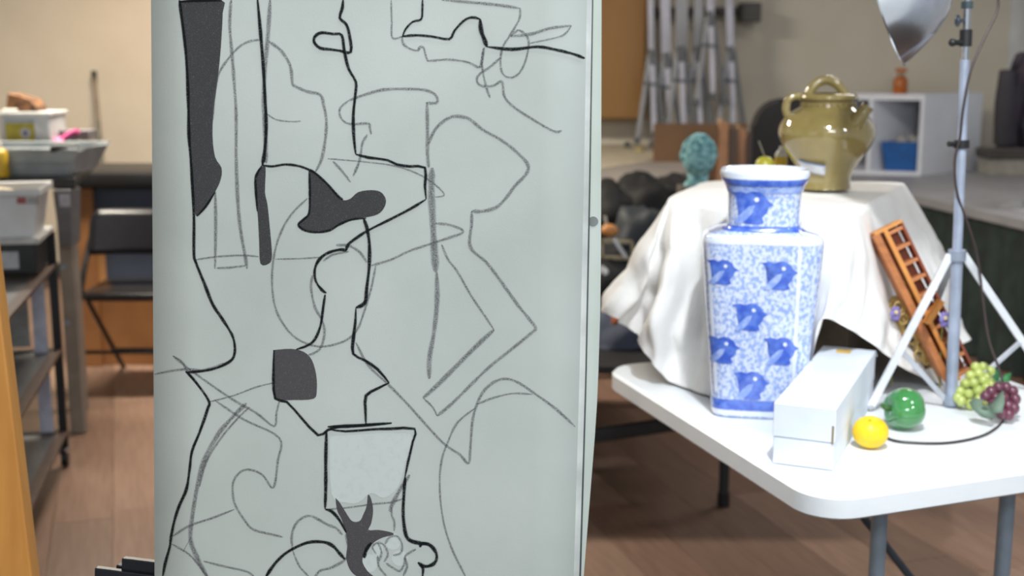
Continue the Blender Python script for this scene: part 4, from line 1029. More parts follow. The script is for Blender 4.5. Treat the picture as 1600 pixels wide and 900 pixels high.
# things on the counter
galv = mat('galvanised', 'b4babd', .35, .25, col2='9aa1a6', scale=12)
q = MB(); y0, y1 = KY+.02, KY+.40; a0 = aty(-60, 272, y0); a1 = aty(104, 268, y0); t0 = aty(-70, 247, y0); t1 = aty(121, 234, y0)
bot = [(a0.x, y0+.04, kz+.003), (a1.x, y0+.04, kz+.003), (a1.x, y1-.04, kz+.003), (a0.x, y1-.04, kz+.003)]; topz = kz+.10
tpz = [(t0.x, y0, topz), (t1.x, y0, topz), (t1.x, y1, topz), (t0.x, y1, topz)]
q.quad(bot); q.grid([bot+bot[:1], tpz+tpz[:1]]); tray = thing('metal_tub', 'galvanised metal tub with flared sides on the counter', 'tub', (a0.x, y0, kz))
obj('body', q, galv, tray, solid=.003)
q = MB(); q.tube(tpz+tpz[:1], .007, 8); obj('rolled_rim', q, galv, tray, True)
q = MB(); q.tube([Vector(tpz[1])+Vector((-.10, .0, .006)), Vector(tpz[1])+Vector((-.005, .02, .006))], .014, 8); obj('handle_grip', q, dark_plastic, tray, True)
q = MB(); pm = [Vector(b_).lerp(Vector(t_), .55) for b_, t_ in zip(bot, tpz)]; q.tube([pm[0]+Vector((0, -.004, 0)), pm[1]+Vector((0, -.004, 0))], .004, 8); obj('rib', q, galv, tray, True)
# translucent white container with yellow label
wy = KY+.46
c0 = aty(2, 236, wy); c1 = aty(70, 180, wy)
cy_ = KY+.60; wt = thing('white_container', 'white plastic container with a yellow label behind the metal tub', 'container', ((c0.x+c1.x)/2, wy+.12, kz))
q = MB(); q.box(((c0.x+c1.x)/2, wy+.12, (kz+c1.z)/2), (c1.x-c0.x+.02, .20, c1.z-kz-.004), bev=.012); obj('body', q, mat('milky_plastic', 'c3c3c4', .4, scale=6), wt, True)
e0 = aty(8, 222, wy); e1 = aty(51, 194, wy)
q = MB(); q.box(((e0.x+e1.x)/2, wy+.018, (e0.z+e1.z)/2-.03), (e1.x-e0.x, .004, e1.z-e0.z+.10)); lbp = obj('label', q, mat('label_grey_white', '9aa3aa', .5), wt)
q = MB(); q.box(((e0.x+e1.x)/2, wy+.015, (e0.z+e1.z)/2+.003), (e1.x-e0.x, .003, e1.z-e0.z)); obj('yellow_panel', q, mat('label_yellow', 'b5a53a', .5, col2='9a8f34', scale=30), lbp)
cc = aty(40, 208, wy+.0145); q = MB(); q.tube([cc, cc+Vector((0, -.003, 0))], .021, 20); dsc = obj('round_mark', q, mat('label_pale', 'b9b6c4', .5), lbp, True)
q = MB(); q.tube([cc+Vector((0, -.003, 0)), cc+Vector((0, -.005, 0))], .008, 14); obj('dark_dot', q, mat('dot_navy', '3c3c5c', .5), lbp, True)
q = MB(); q.box(((c0.x+c1.x)/2, wy+.12, c1.z+.003), (c1.x-c0.x+.035, .22, .016), bev=.004); obj('lid', q, mat('milky_lid', 'cfcfce', .4), wt)
bk = aty(34, 168, wy+.1); wz = c1.z+.012
br = thing('bark_chunk', 'brown bark covered wood chunk on top of the white container', 'wood', (bk.x, wy+.15, wz))
q = MB(); pts_b = [aty(x, y, wy+.06) for x, y in ((9, 182), (12, 153), (30, 158), (48, 164), (58, 176), (57, 183))]
dz_ = wz-pts_b[0].z
q.hexa([p+Vector((0, 0, dz_)) for p in pts_b], [p+Vector((.0, .12, dz_)) for p in pts_b], .006); obj('body', q, mat('bark', '8a6040', .8, col2='4f3828', scale=30, bump=.5, thr=(.4, .6)), br)
q = MB(); 
for i in range(5): q.ball(aty(8+i*4, 183, wy+.04)+Vector((0, 0, dz_+.008)), .010, 8, (1.2, 1, .7))
o = obj('crumpled_paper', q, mat('tissue', 'd0d0ca', .8), None, True); tag(o, 'small crumpled white tissue on the left of the white container', 'paper')
# pink scoop in a grey box
gx0 = aty(70, 236, wy+.05); gx1 = aty(134, 205, wy+.05)
gbx = thing('open_box', 'grey open box holding a pink scoop behind the metal tub', 'box', ((gx0.x+gx1.x)/2, wy+.1, kz))
q = MB(); q.box(((gx0.x+gx1.x)/2, wy+.17, (kz+gx1.z)/2), (gx1.x-gx0.x-.02, .10, gx1.z-kz-.002), bev=.004); obj('body', q, mat('box_grey_purple', '7c7679', .6), gbx)
pink = mat('pink_plastic', 'd45f96', .4, col2='c4548a', scale=15)
sc_ = thing('pink_scoop', 'bright pink plastic scoop with a long handle behind the metal tub', 'scoop', tuple(aty(90, 225, wy+.10)))
q = MB(); q.ball(aty(86, 224, wy+.07), .036, 20, (1.15, .8, .75)); obj('bowl', q, pink, sc_, True)
q = MB(); q.tube(spline([aty(92, 222, wy+.08), aty(102, 214, wy+.09), aty(112, 208, wy+.10), aty(123, 205, wy+.10)], 5), .012, 10); obj('handle', q, pink, sc_, True)
yt = aty(0, 255, KY-.03); ybt = thing('yellow_bottle', 'yellow bottle at the far left edge on the counter before the metal tub', 'bottle', (yt.x-.02, KY+.0, kz))
q = MB(); q.lathe([(0, 0), (.036, 0), (.038, .006), (.038, .085), (.028, .10), (.014, .108), (0, .108)], (yt.x-.02, KY-.01+.02, kz+.001), 20); obj('body', q, mat('yellow_plastic', 'c4a022', .4), ybt, True)
q = MB(); q.lathe([(0, .108), (.014, .108), (.013, .13), (0, .13)], (yt.x-.02, KY-.01+.02, kz+.001), 16); obj('cap', q, mat('white_cap', 'd6d6d2', 0.4), ybt, True)
cpz = aty(118, 255, KY+.46); cp_ = thing('paper_cup', 'tan paper cup at the right end of the metal tub', 'cup', (cpz.x, KY+.52, kz))
q = MB(); q.lathe([(0, 0), (.028, 0), (.036, .10), (.034, .10), (.026, .004), (0, .004)], (cpz.x+.015, KY+.56, kz+.001), 20); obj('cup', q, mat('tan_cup', 'b8a890', .7), cp_, True)
gx = aty(131, 262, CY+.1); sj = thing('small_jar', 'small dark green jar at the left end of the black cabinet top', 'jar', (gx.x, CY+.1, cz))
q = MB(); q.lathe([(0, 0), (.016, 0), (.016, .03), (.010, .04), (.010, .052), (0, .052)], (gx.x, CY+.1, cz+.001), 16); obj('body', q, mat('dark_green_glass', '3e4434', .3), sj, True)

# trolley
Fp = Z(103, 728, 0); Np = Z(27, 905, 0); ud = (Np-Fp); ud.z = 0; tl = ud.length; ud.normalize(); wdv = Vector((ud.y, -ud.x, 0))
if wdv.x > 0: wdv = -wdv
tw = .50
tr = thing('utility_trolley', 'dark metal utility trolley with grey shelves on casters at the left', 'trolley', (Fp.x, Fp.y, 0))
shelfm = mat('shelf_grey', '5f5f62', .45, scale=8); bronze = mat('shelf_edge_brown', '52413a', .45)
tz_ = [.13, .435, .745]
def tpt(u, w_, z): return Vector((Fp.x, Fp.y, z))+ud*u+wdv*w_
for z in tz_:
    q = MB(); q.hexa([tpt(0.02, 0.012, z-.008), tpt(tl-.02, 0.012, z-.008), tpt(tl-.02, tw-.012, z-.008), tpt(0.02, tw-.012, z-.008)], [tpt(0.02, 0.012, z), tpt(tl-.02, 0.012, z), tpt(tl-.02, tw-.012, z), tpt(0.02, tw-.012, z)]); s_ = obj('shelf', q, shelfm, tr)
    for (a_, b_, m_) in ((tpt(.012, .004, z), tpt(tl-.012, .004, z), bronze), (tpt(.012, tw-.004, z), tpt(tl-.012, tw-.004, z), bronze), (tpt(.004, .012, z), tpt(.004, tw-.012, z), black_paint), (tpt(tl-.004, .012, z), tpt(tl-.004, tw-.012, z), black_paint)):
        q = MB(); q.beam(a_, b_, .035, .012, side=(0, 0, 1)) ; q2 = obj('edge_rail', q, m_, s_)
ztop = .885
te = .30
q = MB(); q.hexa([tpt(-.01, -.01, ztop-.02), tpt(te+.01, -.01, ztop-.02), tpt(te+.01, tw+.01, ztop-.02), tpt(-.01, tw+.01, ztop-.02)], [tpt(-.01, -.01, ztop), tpt(te+.01, -.01, ztop), tpt(te+.01, tw+.01, ztop), tpt(-.01, tw+.01, ztop)], .004); obj('top_shelf', q, mat('trolley_top', 'b7b6b4', .4), tr)
q = MB(); q.hexa([tpt(.012, .005, .765), tpt(te, .005, .765), tpt(te, tw-.005, .765), tpt(.012, tw-.005, .765)], [tpt(.012, .005, ztop-.021), tpt(te, .005, ztop-.021), tpt(te, tw-.005, ztop-.021), tpt(.012, tw-.005, ztop-.021)], .004); dw_ = obj('drawer', q, black_paint, tr)
q = MB(); q.hexa([tpt(te, .06, .785), tpt(te+.004, .06, .785), tpt(te+.004, tw-.06, .785), tpt(te, tw-.06, .785)], [tpt(te, .06, .842), tpt(te+.004, .06, .842), tpt(te+.004, tw-.06, .842), tpt(te, tw-.06, .842)]); obj('drawer_front', q, mat('drawer_pale', 'a9aaae', .5), dw_)
for (u, w_) in ((0, 0), (tl, 0), (0, tw), (tl, tw)):
    zt_ = ztop-.022 if u == 0 else .76; q = MB(); q.beam(tpt(u, w_, .075), tpt(u, w_, zt_), .028, .028, side=wdv); ps_ = obj('post', q, black_paint, tr)
    q = MB(); q.tube([tpt(u-.012, w_, .034), tpt(u+.012, w_, .034)], .033, 18) if False else q.tube([tpt(u, w_-.011, .034), tpt(u, w_+.011, .034)], .033, 18); c_1 = obj('caster', q, dark_plastic, ps_, True)
    q = MB(); q.box(tpt(u, w_, .060), (.03, .04, .028), bev=.003); obj('caster_fork', q, chrome, ps_)
pale_b = mat('pale_blue_strip', 'b0b3c6', .4)
q = MB(); q.hexa([tpt(.022, .030, .14), tpt(.03, .030, .14), tpt(.03, .075, .14), tpt(.022, .075, .14)], [tpt(.022, .030, .72), tpt(.03, .030, .72), tpt(.03, .075, .72), tpt(.022, .075, .72)]); obj('white_strip', q, pale_b, tr)
pg_ = mat('panel_pale_grey', '8f8f8d', .5)
for z0, z1 in ((.455, .725), (.30, .41)):
    q = MB(); q.hexa([tpt(.012, .09, z0), tpt(.018, .09, z0), tpt(.018, tw-.02, z0), tpt(.012, tw-.02, z0)], [tpt(.012, .09, z1), tpt(.018, .09, z1), tpt(.018, tw-.02, z1), tpt(.012, tw-.02, z1)]); obj('end_panel', q, pg_, tr)
# white tub with lettering on the trolley
u0, u1 = .05, .42; w0_, w1_ = .0, .40; tb0 = ztop+.002; th_ = .155
def tring(e, z): return [tpt(u0-e, w0_-e, z), tpt(u1+e, w0_-e, z), tpt(u1+e, w1_+e, z), tpt(u0-e, w1_+e, z)]
tub = thing('white_tub', 'white plastic storage tub with a red and dark printed mark on top of the trolley', 'tub', tuple(tpt(.2, .2, ztop)))
u1 = te-.01
q = MB(); b_ = tring(-.012, tb0); t_ = tring(.012, tb0+th_); q.quad(b_); q.grid([b_+b_[:1], t_+t_[:1]]); obj('body', q, mat('tub_white', 'c9cacc', .4, scale=5), tub, solid=.004)
q = MB(); q.grid([tring(.012, tb0+th_)+tring(.012, tb0+th_)[:1], tring(.022, tb0+th_+.004)+tring(.022, tb0+th_+.004)[:1], tring(.022, tb0+th_-.014)+tring(.022, tb0+th_-.014)[:1]]); obj('rim', q, MATS['tub_white'], tub, solid=.003)
# lettering sits on the near end of the tub
def on_end(x0, y0, x1, y1, m, name):
    o_ = tpt(u1+.0045, 0, 0)+Vector((0, 0, 0)); q = MB()
    tl_ = [atp(x, y, o_, ud)+ud*.0006 for x, y in ((x0, y0), (x1, y0), (x1, y1), (x0, y1))]
    q.hexa([p-ud*.006 for p in tl_], [p+ud*.006 for p in tl_]); return obj(name, q, m, tub)
on_end(27, 308, 41, 318, mat('ink_red', '9a4848', .6), 'red_mark')
for k, (a_, b_, c_, d_) in enumerate([(43, 309, 59, 313), (43, 315, 48, 318), (49, 315, 54, 318), (55, 315, 60, 318)]): on_end(a_, b_, c_, d_, mat('ink_dark', '4c4446' if k else '8c8888', .6), 'dark_mark')
q = MB(); cz_ = tb0+th_-.012; c4 = tring(-.01, cz_-.03); V = []
for j in range(9):
    row = []
    for i in range(9):
        p = c4[0].lerp(c4[1], j/8)+(c4[3]-c4[0])*(i/8); p.z += .050*sin(pi*i/8)*sin(pi*j/8)+.006*noise.noise(p*30); row.append(p)
    V.append(row)
q.grid(V); tag(obj('paper_towels', q, mat('towel_beige', 'b7aa94', .9, scale=20, bump=.2), None, True, 80, solid=.003), 'beige crumpled paper towels filling the white tub', 'paper')
q = MB(); p = tpt(u1-.02, .33, tb0+th_+.014); q.beam(p-wdv*.03, p+wdv*.03, .02, .02); tag(obj('marker', q, dark_plastic), 'small black marker on the near rim of the white tub', 'marker')
# broom handle against the wall
a = aty(147, 118, 8.33); b = aty(160, 270, 8.18); b2 = a+(b-a)*((a.z-.01)/(a.z-b.z))
bm_ = thing('broom', 'long thin broom handle leaning on the wall behind the cabinet', 'broom', (b2.x, b2.y, 0))
mid = a.lerp(b2, .22)
q = MB(); q.tube([a, mid], .014, 12); obj('handle', q, mat('handle_tan', '8f8272', .5), bm_, True)
q = MB(); q.tube([mid, b2+Vector((0, 0, .05))], .015, 12); obj('lower_handle', q, mat('handle_grey', '77776c', .4, .3), bm_, True)
q = MB(); q.tube([a+Vector((0, 0, .03)), a-Vector((0, 0, .05))], .018, 12); obj('grip_cap', q, mat('cap_green_black', '2b352f', .5), bm_, True)
q = MB(); q.box(b2+Vector((0, -.02, .05)), (.28, .05, .09), bev=.01); obj('brush_head', q, dark_plastic, bm_)
# wooden easel post, close at the left
def edge_pt(py): return 0+(py-388)*62/512
EY = 1.22
pA = aty(edge_pt(-150)-52, -150, EY+.10); pB = aty(edge_pt(1000)-52, 1000, EY); pB2 = pA+(pB-pA)*((pA.z-.005)/(pA.z-pB.z))
ep = thing('easel_post', 'orange wooden easel post slanting along the left edge of the photo, close up', 'easel', (pB2.x, pB2.y, 0))
ow = mat('pine_orange', 'c98a3c', .5, col2='bb7c31', scale=7, stretch=(8, 8, .6), bump=.06)
q = MB(); q.beam(pA, pB2, 100*S(EY), .022, bev=.002); obj('post', q, ow, ep)
q = MB(); cc = pA.lerp(pB2, .62); q.tube([cc+Vector((-.01, -.012, 0)), cc+Vector((-.01, -.03, 0))], .012, 12); obj('wing_bolt', q, chrome, ep, True)

# ================================================================ DRAWING PAD
PN = Vector((-0.10, -1.0, 0.07)).normalized()
P0 = CAM + ray(590, 450)*1.56
SP = 1.56/F_PX
def PP(px, py, off=0.0):
    r = ray(px, py); o_ = P0+PN*off
    return CAM + r*((o_-CAM).dot(PN)/r.dot(PN))
pad = thing('drawing_pad', 'large drawing pad with a charcoal still life sketch standing on an easel', 'drawing pad', tuple(PP(590, 985)))
paper = mat('grey_paper', 'cfd6d2', .85, col2='bcc4bf', scale=5, bump=.06, bscale=500, thr=(.25, .75))
paper_hl = mat('paper_edge_highlight', 'e8edea', .8)  # whiter paper carries the highlight along the curved page edges in its colour
paper_b = mat('paper_back_sheet', 'd9e2db', .85, col2='cfd9d0', scale=9)
def sheet(name, right, left, off, th, m, bow=0.0, par=pad):
    q = MB(); ny = 24; rows_f = []
    def interp(tb, y):
        for (y0, x0), (y1, x1) in zip(tb, tb[1:]):
            if y <= y1 or (y1, x1) == tb[-1]:
                t = (y-y0)/(y1-y0); return x0+(x1-x0)*t
    for k in range(ny+1):
        y = -230+(985+230)*k/ny; l, r = interp(left, y), interp(right, y)
        rows_f.append([PP(l+(r-l)*i/10, y, off) for i in range(11)])
    q.grid(rows_f)
    o_ = obj(name, q, m, par, True, 80, fix=True)
    md = o_.modifiers.new('s', 'SOLIDIFY'); md.thickness = th; md.offset = 0
    return o_
Lf = [(-230, 234), (0, 236), (300, 238), (600, 240), (985, 242)]
sheet('front_sheet', [(-230, 921), (0, 917), (300, 912), (600, 905), (985, 894)], Lf, 0, .0004, paper)
sheet('page_edges', [(-230, 929), (0, 925), (300, 920), (600, 914), (900, 905), (985, 902)], [(a_, b_+3) for a_, b_ in Lf], -.0016, .0022, paper_hl)
sheet('dark_gap_sheet', [(-230, 931), (0, 927), (300, 922.5), (600, 916.5), (900, 908), (985, 905)], [(a_, b_+6) for a_, b_ in Lf], -.0042, .0016, mat('gap_shade', '5e6364', .8))  # dark sheet stands in for the shadowed gap between page layers
sheet('back_sheets', [(-230, 940), (0, 940), (400, 939), (480, 938), (580, 935), (650, 932), (700, 928), (800, 920), (900, 912), (985, 906)], [(a_, b_+6) for a_, b_ in Lf], -.0100, .0040, paper_b)
sheet('backing_board', [(-230, 936), (0, 936), (400, 935), (580, 931), (700, 924), (800, 916), (900, 908), (985, 903)], [(a_, b_+8) for a_, b_ in Lf], -.0150, .0030, mat('grey_board', '8d8f8c', .8))

ink = charcoal_mat('charcoal_black', '1a1d20', 1.0, 1.0, 4.0, 700, 2.0, .8)
gry = charcoal_mat('charcoal_grey', '66646a', .80, .62, 2.2, 900, 2.4)
soft = charcoal_mat('charcoal_soft', '69676a', .55, .55, 1.6, 500)
fillm = charcoal_mat('charcoal_fill', '48484a', .97, .95, 60, 900, 1.6, .75)
fillm2 = charcoal_mat('charcoal_smear', '575457', .95, .95, 60, 800, 1.4, .75)
chalk = charcoal_mat('white_chalk', 'd6dfdc', .97, 1.0, 60, 120, .3, 1.0)
sid = [0]
rs = random.Random(11)
def stroke(pts, w_=4.0, m=ink, name='charcoal_line', k=5, taper=True, off=None):
    sid[0] += 1
    P2 = spline([Vector((x, y, 0)) for x, y in pts], k)
    n_ = len(P2)
    o_ = (off if off is not None else .0006+.000012*sid[0])
    q = MB(); uvl = q.bm.loops.layers.uv.new('uv'); rows = []
    L_a = 0; us = []
    for i, p in enumerate(P2):
        if i: L_a += (P2[i]-P2[i-1]).length
        us.append(L_a)
        d = (P2[min(i+1, n_-1)]-P2[max(i-1, 0)])
        if d.length < 1e-6: d = Vector((1, 0, 0))
        d.normalize(); nn_ = Vector((-d.y, d.x, 0))
        ww = w_*(.85+.35*(noise.noise(Vector((i*.35, sid[0]*3.1, 0)))+.3))
        if taper: ww *= min(1, .45+min(i, n_-1-i)*.3)
        rows.append((q.bm.verts.new(PP(p.x+nn_.x*ww*.62, p.y+nn_.y*ww*.62, o_)), q.bm.verts.new(PP(p.x-nn_.x*ww*.62, p.y-nn_.y*ww*.62, o_))))
    for i in range(n_-1):
        f = q.bm.faces.new((rows[i][0], rows[i][1], rows[i+1][1], rows[i+1][0]))
        for lp_, uv in zip(f.loops, ((us[i], 0), (us[i], 1), (us[i+1], 1), (us[i+1], 0))): lp_[uvl].uv = uv
    return obj(name, q, m, pad, fix=False)
def fill(pts, m=fillm, name='charcoal_shape', k=3, smooth_=True):
    sid[0] += 1
    P2 = spline([Vector((x, y, 0)) for x, y in pts+pts[:1]], k)[:-1] if smooth_ else [Vector((x, y, 0)) for x, y in pts]
    q = MB(); uvl = q.bm.loops.layers.uv.new('uv'); o_ = .0005+.000008*sid[0]
    V_ = [q.bm.verts.new(PP(p.x, p.y, o_)) for p in P2]; f = q.bm.faces.new(V_)
    bmesh.ops.triangulate(q.bm, faces=[f])
    for f in q.bm.faces:
        for lp_ in f.loops: lp_[uvl].uv = (0, .5)
    return obj(name, q, m, pad, fix=False)
# soft smudges and chalk first
fill([(515, 682), (640, 678), (634, 720), (622, 760), (600, 778), (580, 770), (560, 785), (540, 785), (518, 772)], chalk, 'chalk_patch')
for cx, cy, rx_, ry_ in ((590, 858, 9, 13), (614, 846, 12, 13), (578, 880, 12, 14), (625, 872, 13, 12)):
    fill([(cx+rx_*cos(a*pi/5), cy+ry_*sin(a*pi/5)) for a in range(10)], chalk, 'chalk_patch')
# dark filled shapes
fill([(281, 1), (346, 0), (348, 20), (346, 60), (343, 98), (338, 140), (334, 170), (332, 210), (336, 245), (346, 262), (345, 280), (336, 300), (320, 325), (307, 338), (304, 320), (301, 300), (298, 250), (295, 210), (294, 160), (292, 110), (287, 55)])
fill([(402, 272), (408, 262), (415, 262), (414, 300), (418, 320), (422, 360), (425, 400), (420, 412), (407, 412), (405, 380), (403, 340), (400, 300)])
fill([(484, 266), (492, 269), (510, 287), (528, 306), (537, 313), (548, 310), (560, 300), (580, 297), (595, 300), (603, 312), (600, 325), (590, 335), (570, 340), (550, 342), (530, 350), (515, 359), (495, 362), (475, 359), (467, 350), (475, 342), (484, 332), (484, 300)])
fill([(427, 547), (455, 545), (475, 550), (487, 562), (494, 585), (495, 610), (490, 623), (460, 625), (430, 622), (428, 590)], fillm2)
fill([(524, 778), (530, 784), (540, 800), (550, 814), (562, 814), (568, 803), (573, 790), (575, 773), (580, 780), (583, 798), (580, 818), (576, 828), (592, 828), (612, 832), (614, 836), (598, 840), (584, 848), (572, 862), (566, 876), (574, 892), (584, 902), (562, 902), (548, 892), (541, 872), (543, 850), (540, 832), (534, 812), (527, 798)], fillm2, k=4)
# soft grey construction lines
for pts, w_ in [
    ([(422, 0), (419, 50), (414, 110), (412, 160), (415, 220), (416, 255)], 7),
    ([(675, 262), (674, 300), (676, 340), (678, 380), (681, 425)], 11),
    ([(661, 622), (680, 605), (710, 575), (745, 540), (772, 515)], 7),
    ([(385, 630), (365, 650), (340, 680), (318, 722), (308, 762), (300, 810), (298, 845), (310, 875), (324, 902)], 7),
    ([(640, 742), (625, 765), (612, 790), (610, 800)], 7)]:
    stroke(pts, w_, gry, 'soft_charcoal_line')
for pts, w_ in [
    ([(361, 0), (359, 40), (363, 90), (366, 130), (369, 180), (369, 250), (372, 320), (376, 360), (383, 400), (386, 420)], 4.5),
    ([(336, 295), (337, 350), (336, 420)], 4), ([(338, 419), (360, 418), (384, 415)], 3),
    ([(305, 406), (340, 401), (380, 399), (404, 401)], 2.6), ([(430, 405), (470, 404), (500, 402)], 2.2),
    ([(332, 190), (335, 150), (342, 115), (358, 90), (375, 72), (392, 64), (410, 62)], 3.2),
    ([(420, 65), (437, 77), (450, 95), (455, 110), (457, 130), (462, 135), (480, 143), (500, 148), (506, 165), (510, 190), (508, 220), (502, 250), (493, 268)], 4.2),
    ([(417, 178), (432, 187), (455, 190), (470, 189)], 2),
    ([(611, 0), (612, 30), (613, 59), (628, 57)], 2.6),
    ([(628, 57), (630, 68), (640, 76), (652, 79), (656, 74), (662, 75), (667, 92), (672, 95), (700, 93), (730, 97), (748, 105), (753, 95), (757, 74)], 3.2),
    ([(755, 75), (753, 100), (756, 120), (761, 140), (766, 153)], 3),
    ([(690, 0), (740, 4), (780, 8), (813, 13)], 4), ([(813, 13), (812, 28), (805, 42), (795, 58), (785, 75), (782, 100), (787, 117), (800, 121), (813, 112), (822, 92), (826, 70), (824, 58), (815, 49), (808, 48), (798, 57)], 3),
    ([(798, 57), (830, 53), (860, 44), (893, 40)], 4), ([(893, 40), (880, 55), (855, 62), (826, 68)], 2.4),
    ([(782, 90), (765, 105), (750, 115), (745, 125), (752, 134), (770, 134), (783, 127), (786, 135), (788, 150), (800, 165), (830, 185), (865, 205), (878, 204)], 3.4),
    ([(545, 157), (570, 148), (600, 140), (640, 139), (665, 141), (680, 148), (683, 160), (665, 161)], 4),
    ([(545, 157), (532, 168), (531, 180), (538, 190), (550, 194), (575, 193), (578, 200), (580, 210)], 3.2), ([(574, 210), (566, 225), (562, 250), (552, 275)], 3.6),
    ([(520, 252), (535, 268), (548, 285)], 3), ([(512, 248), (560, 252), (620, 260), (665, 278), (694, 303), (680, 308)], 2.2),
    ([(667, 160), (668, 200), (668, 240), (670, 262)], 5),
    ([(670, 225), (678, 205), (692, 190), (708, 182), (725, 183), (735, 187), (755, 203), (785, 220), (810, 240), (825, 258), (822, 272), (805, 290), (790, 310), (775, 324), (755, 330), (737, 330)], 4.4),
    ([(737, 330), (737, 350), (735, 386), (760, 410), (783, 440), (808, 475), (828, 500), (837, 513), (828, 522), (800, 545), (765, 573), (740, 597), (715, 622), (700, 636), (683, 650)], 4.2),
    ([(683, 650), (675, 635), (661, 622)], 2.6), ([(772, 515), (755, 490), (735, 460), (715, 425), (700, 405), (690, 382)], 3),
    ([(682, 425), (683, 470), (678, 520), (671, 560), (671, 592)], 6),
    ([(580, 415), (610, 406), (640, 392), (670, 382), (700, 372), (724, 362), (705, 352), (680, 349)], 3.4),
    ([(556, 535), (575, 570), (608, 602), (640, 635), (690, 690), (718, 710), (732, 724), (735, 700), (738, 660), (744, 635), (755, 612), (772, 597), (790, 592), (810, 598), (840, 618), (870, 640), (899, 667)], 3.6),
    ([(745, 632), (770, 622), (800, 615), (832, 616)], 2.6), ([(742, 638), (715, 660), (700, 690), (690, 720), (687, 760), (692, 810), (705, 855), (728, 902)], 2.8),
    ([(241, 585), (265, 580), (290, 577), (315, 578)], 3), ([(270, 556), (300, 580), (360, 622), (400, 645), (428, 666), (432, 645), (436, 628)], 3),
    ([(270, 556), (285, 566), (295, 580), (330, 575), (350, 567)], 2.6),
    ([(327, 628), (365, 618), (400, 605), (428, 598)], 2.2), ([(335, 625), (380, 655), (436, 684), (434, 720), (427, 762), (410, 742), (390, 734), (375, 738), (364, 755), (366, 785), (380, 810), (395, 827), (420, 834), (442, 839)], 3.2),
    ([(390, 636), (370, 655), (345, 685), (322, 722), (312, 760)], 3), ([(270, 838), (295, 822), (330, 810), (366, 796)], 3),
    ([(268, 850), (295, 866), (312, 885), (325, 902)], 3), ([(298, 840), (286, 862)], 2.4), ([(318, 877), (350, 885), (385, 893), (398, 902)], 3),
    ([(457, 860), (456, 835), (465, 815), (482, 806), (498, 812), (512, 820), (525, 825), (535, 836)], 3.4), ([(540, 835), (544, 855), (541, 872), (520, 886), (500, 892), (492, 902)], 3.6),
    ([(457, 860), (468, 885), (484, 902)], 2.6),
    ([(480, 310), (455, 335), (438, 365), (428, 400), (425, 440), (430, 480), (445, 510), (465, 530), (490, 540), (510, 541), (540, 532), (558, 515), (568, 490), (580, 450), (587, 415)], 3),
    ([(525, 383), (545, 384), (562, 394), (573, 410)], 4), ([(505, 408), (520, 398), (545, 393)], 3),
    ([(488, 430), (486, 450), (492, 480), (503, 500), (507, 520), (500, 545), (482, 555)], 3.4),
    ([(510, 796), (545, 793), (580, 788), (610, 785), (630, 779)], 2.4), ([(612, 792), (612, 805), (616, 815), (616, 830)], 3),
    ([(588, 866), (582, 855), (590, 848), (600, 852), (606, 866), (600, 878)], 3), ([(602, 850), (608, 840), (620, 838), (628, 850), (626, 864), (614, 868)], 3),
    ([(590, 868), (592, 885), (600, 896), (605, 902)], 3), ([(603, 880), (615, 888), (625, 892), (632, 880), (634, 868), (650, 858)], 3.2), ([(590, 848), (596, 862), (592, 878)], 3),
    ([(632, 870), (636, 885), (630, 900)], 3.4), ([(300, 70), (299, 120)], 2)]:
    stroke(pts, w_*1.25, gry, 'grey_charcoal_line')
stroke([(580, 848), (572, 860), (569, 872)], 5, ink, 'black_charcoal_line')
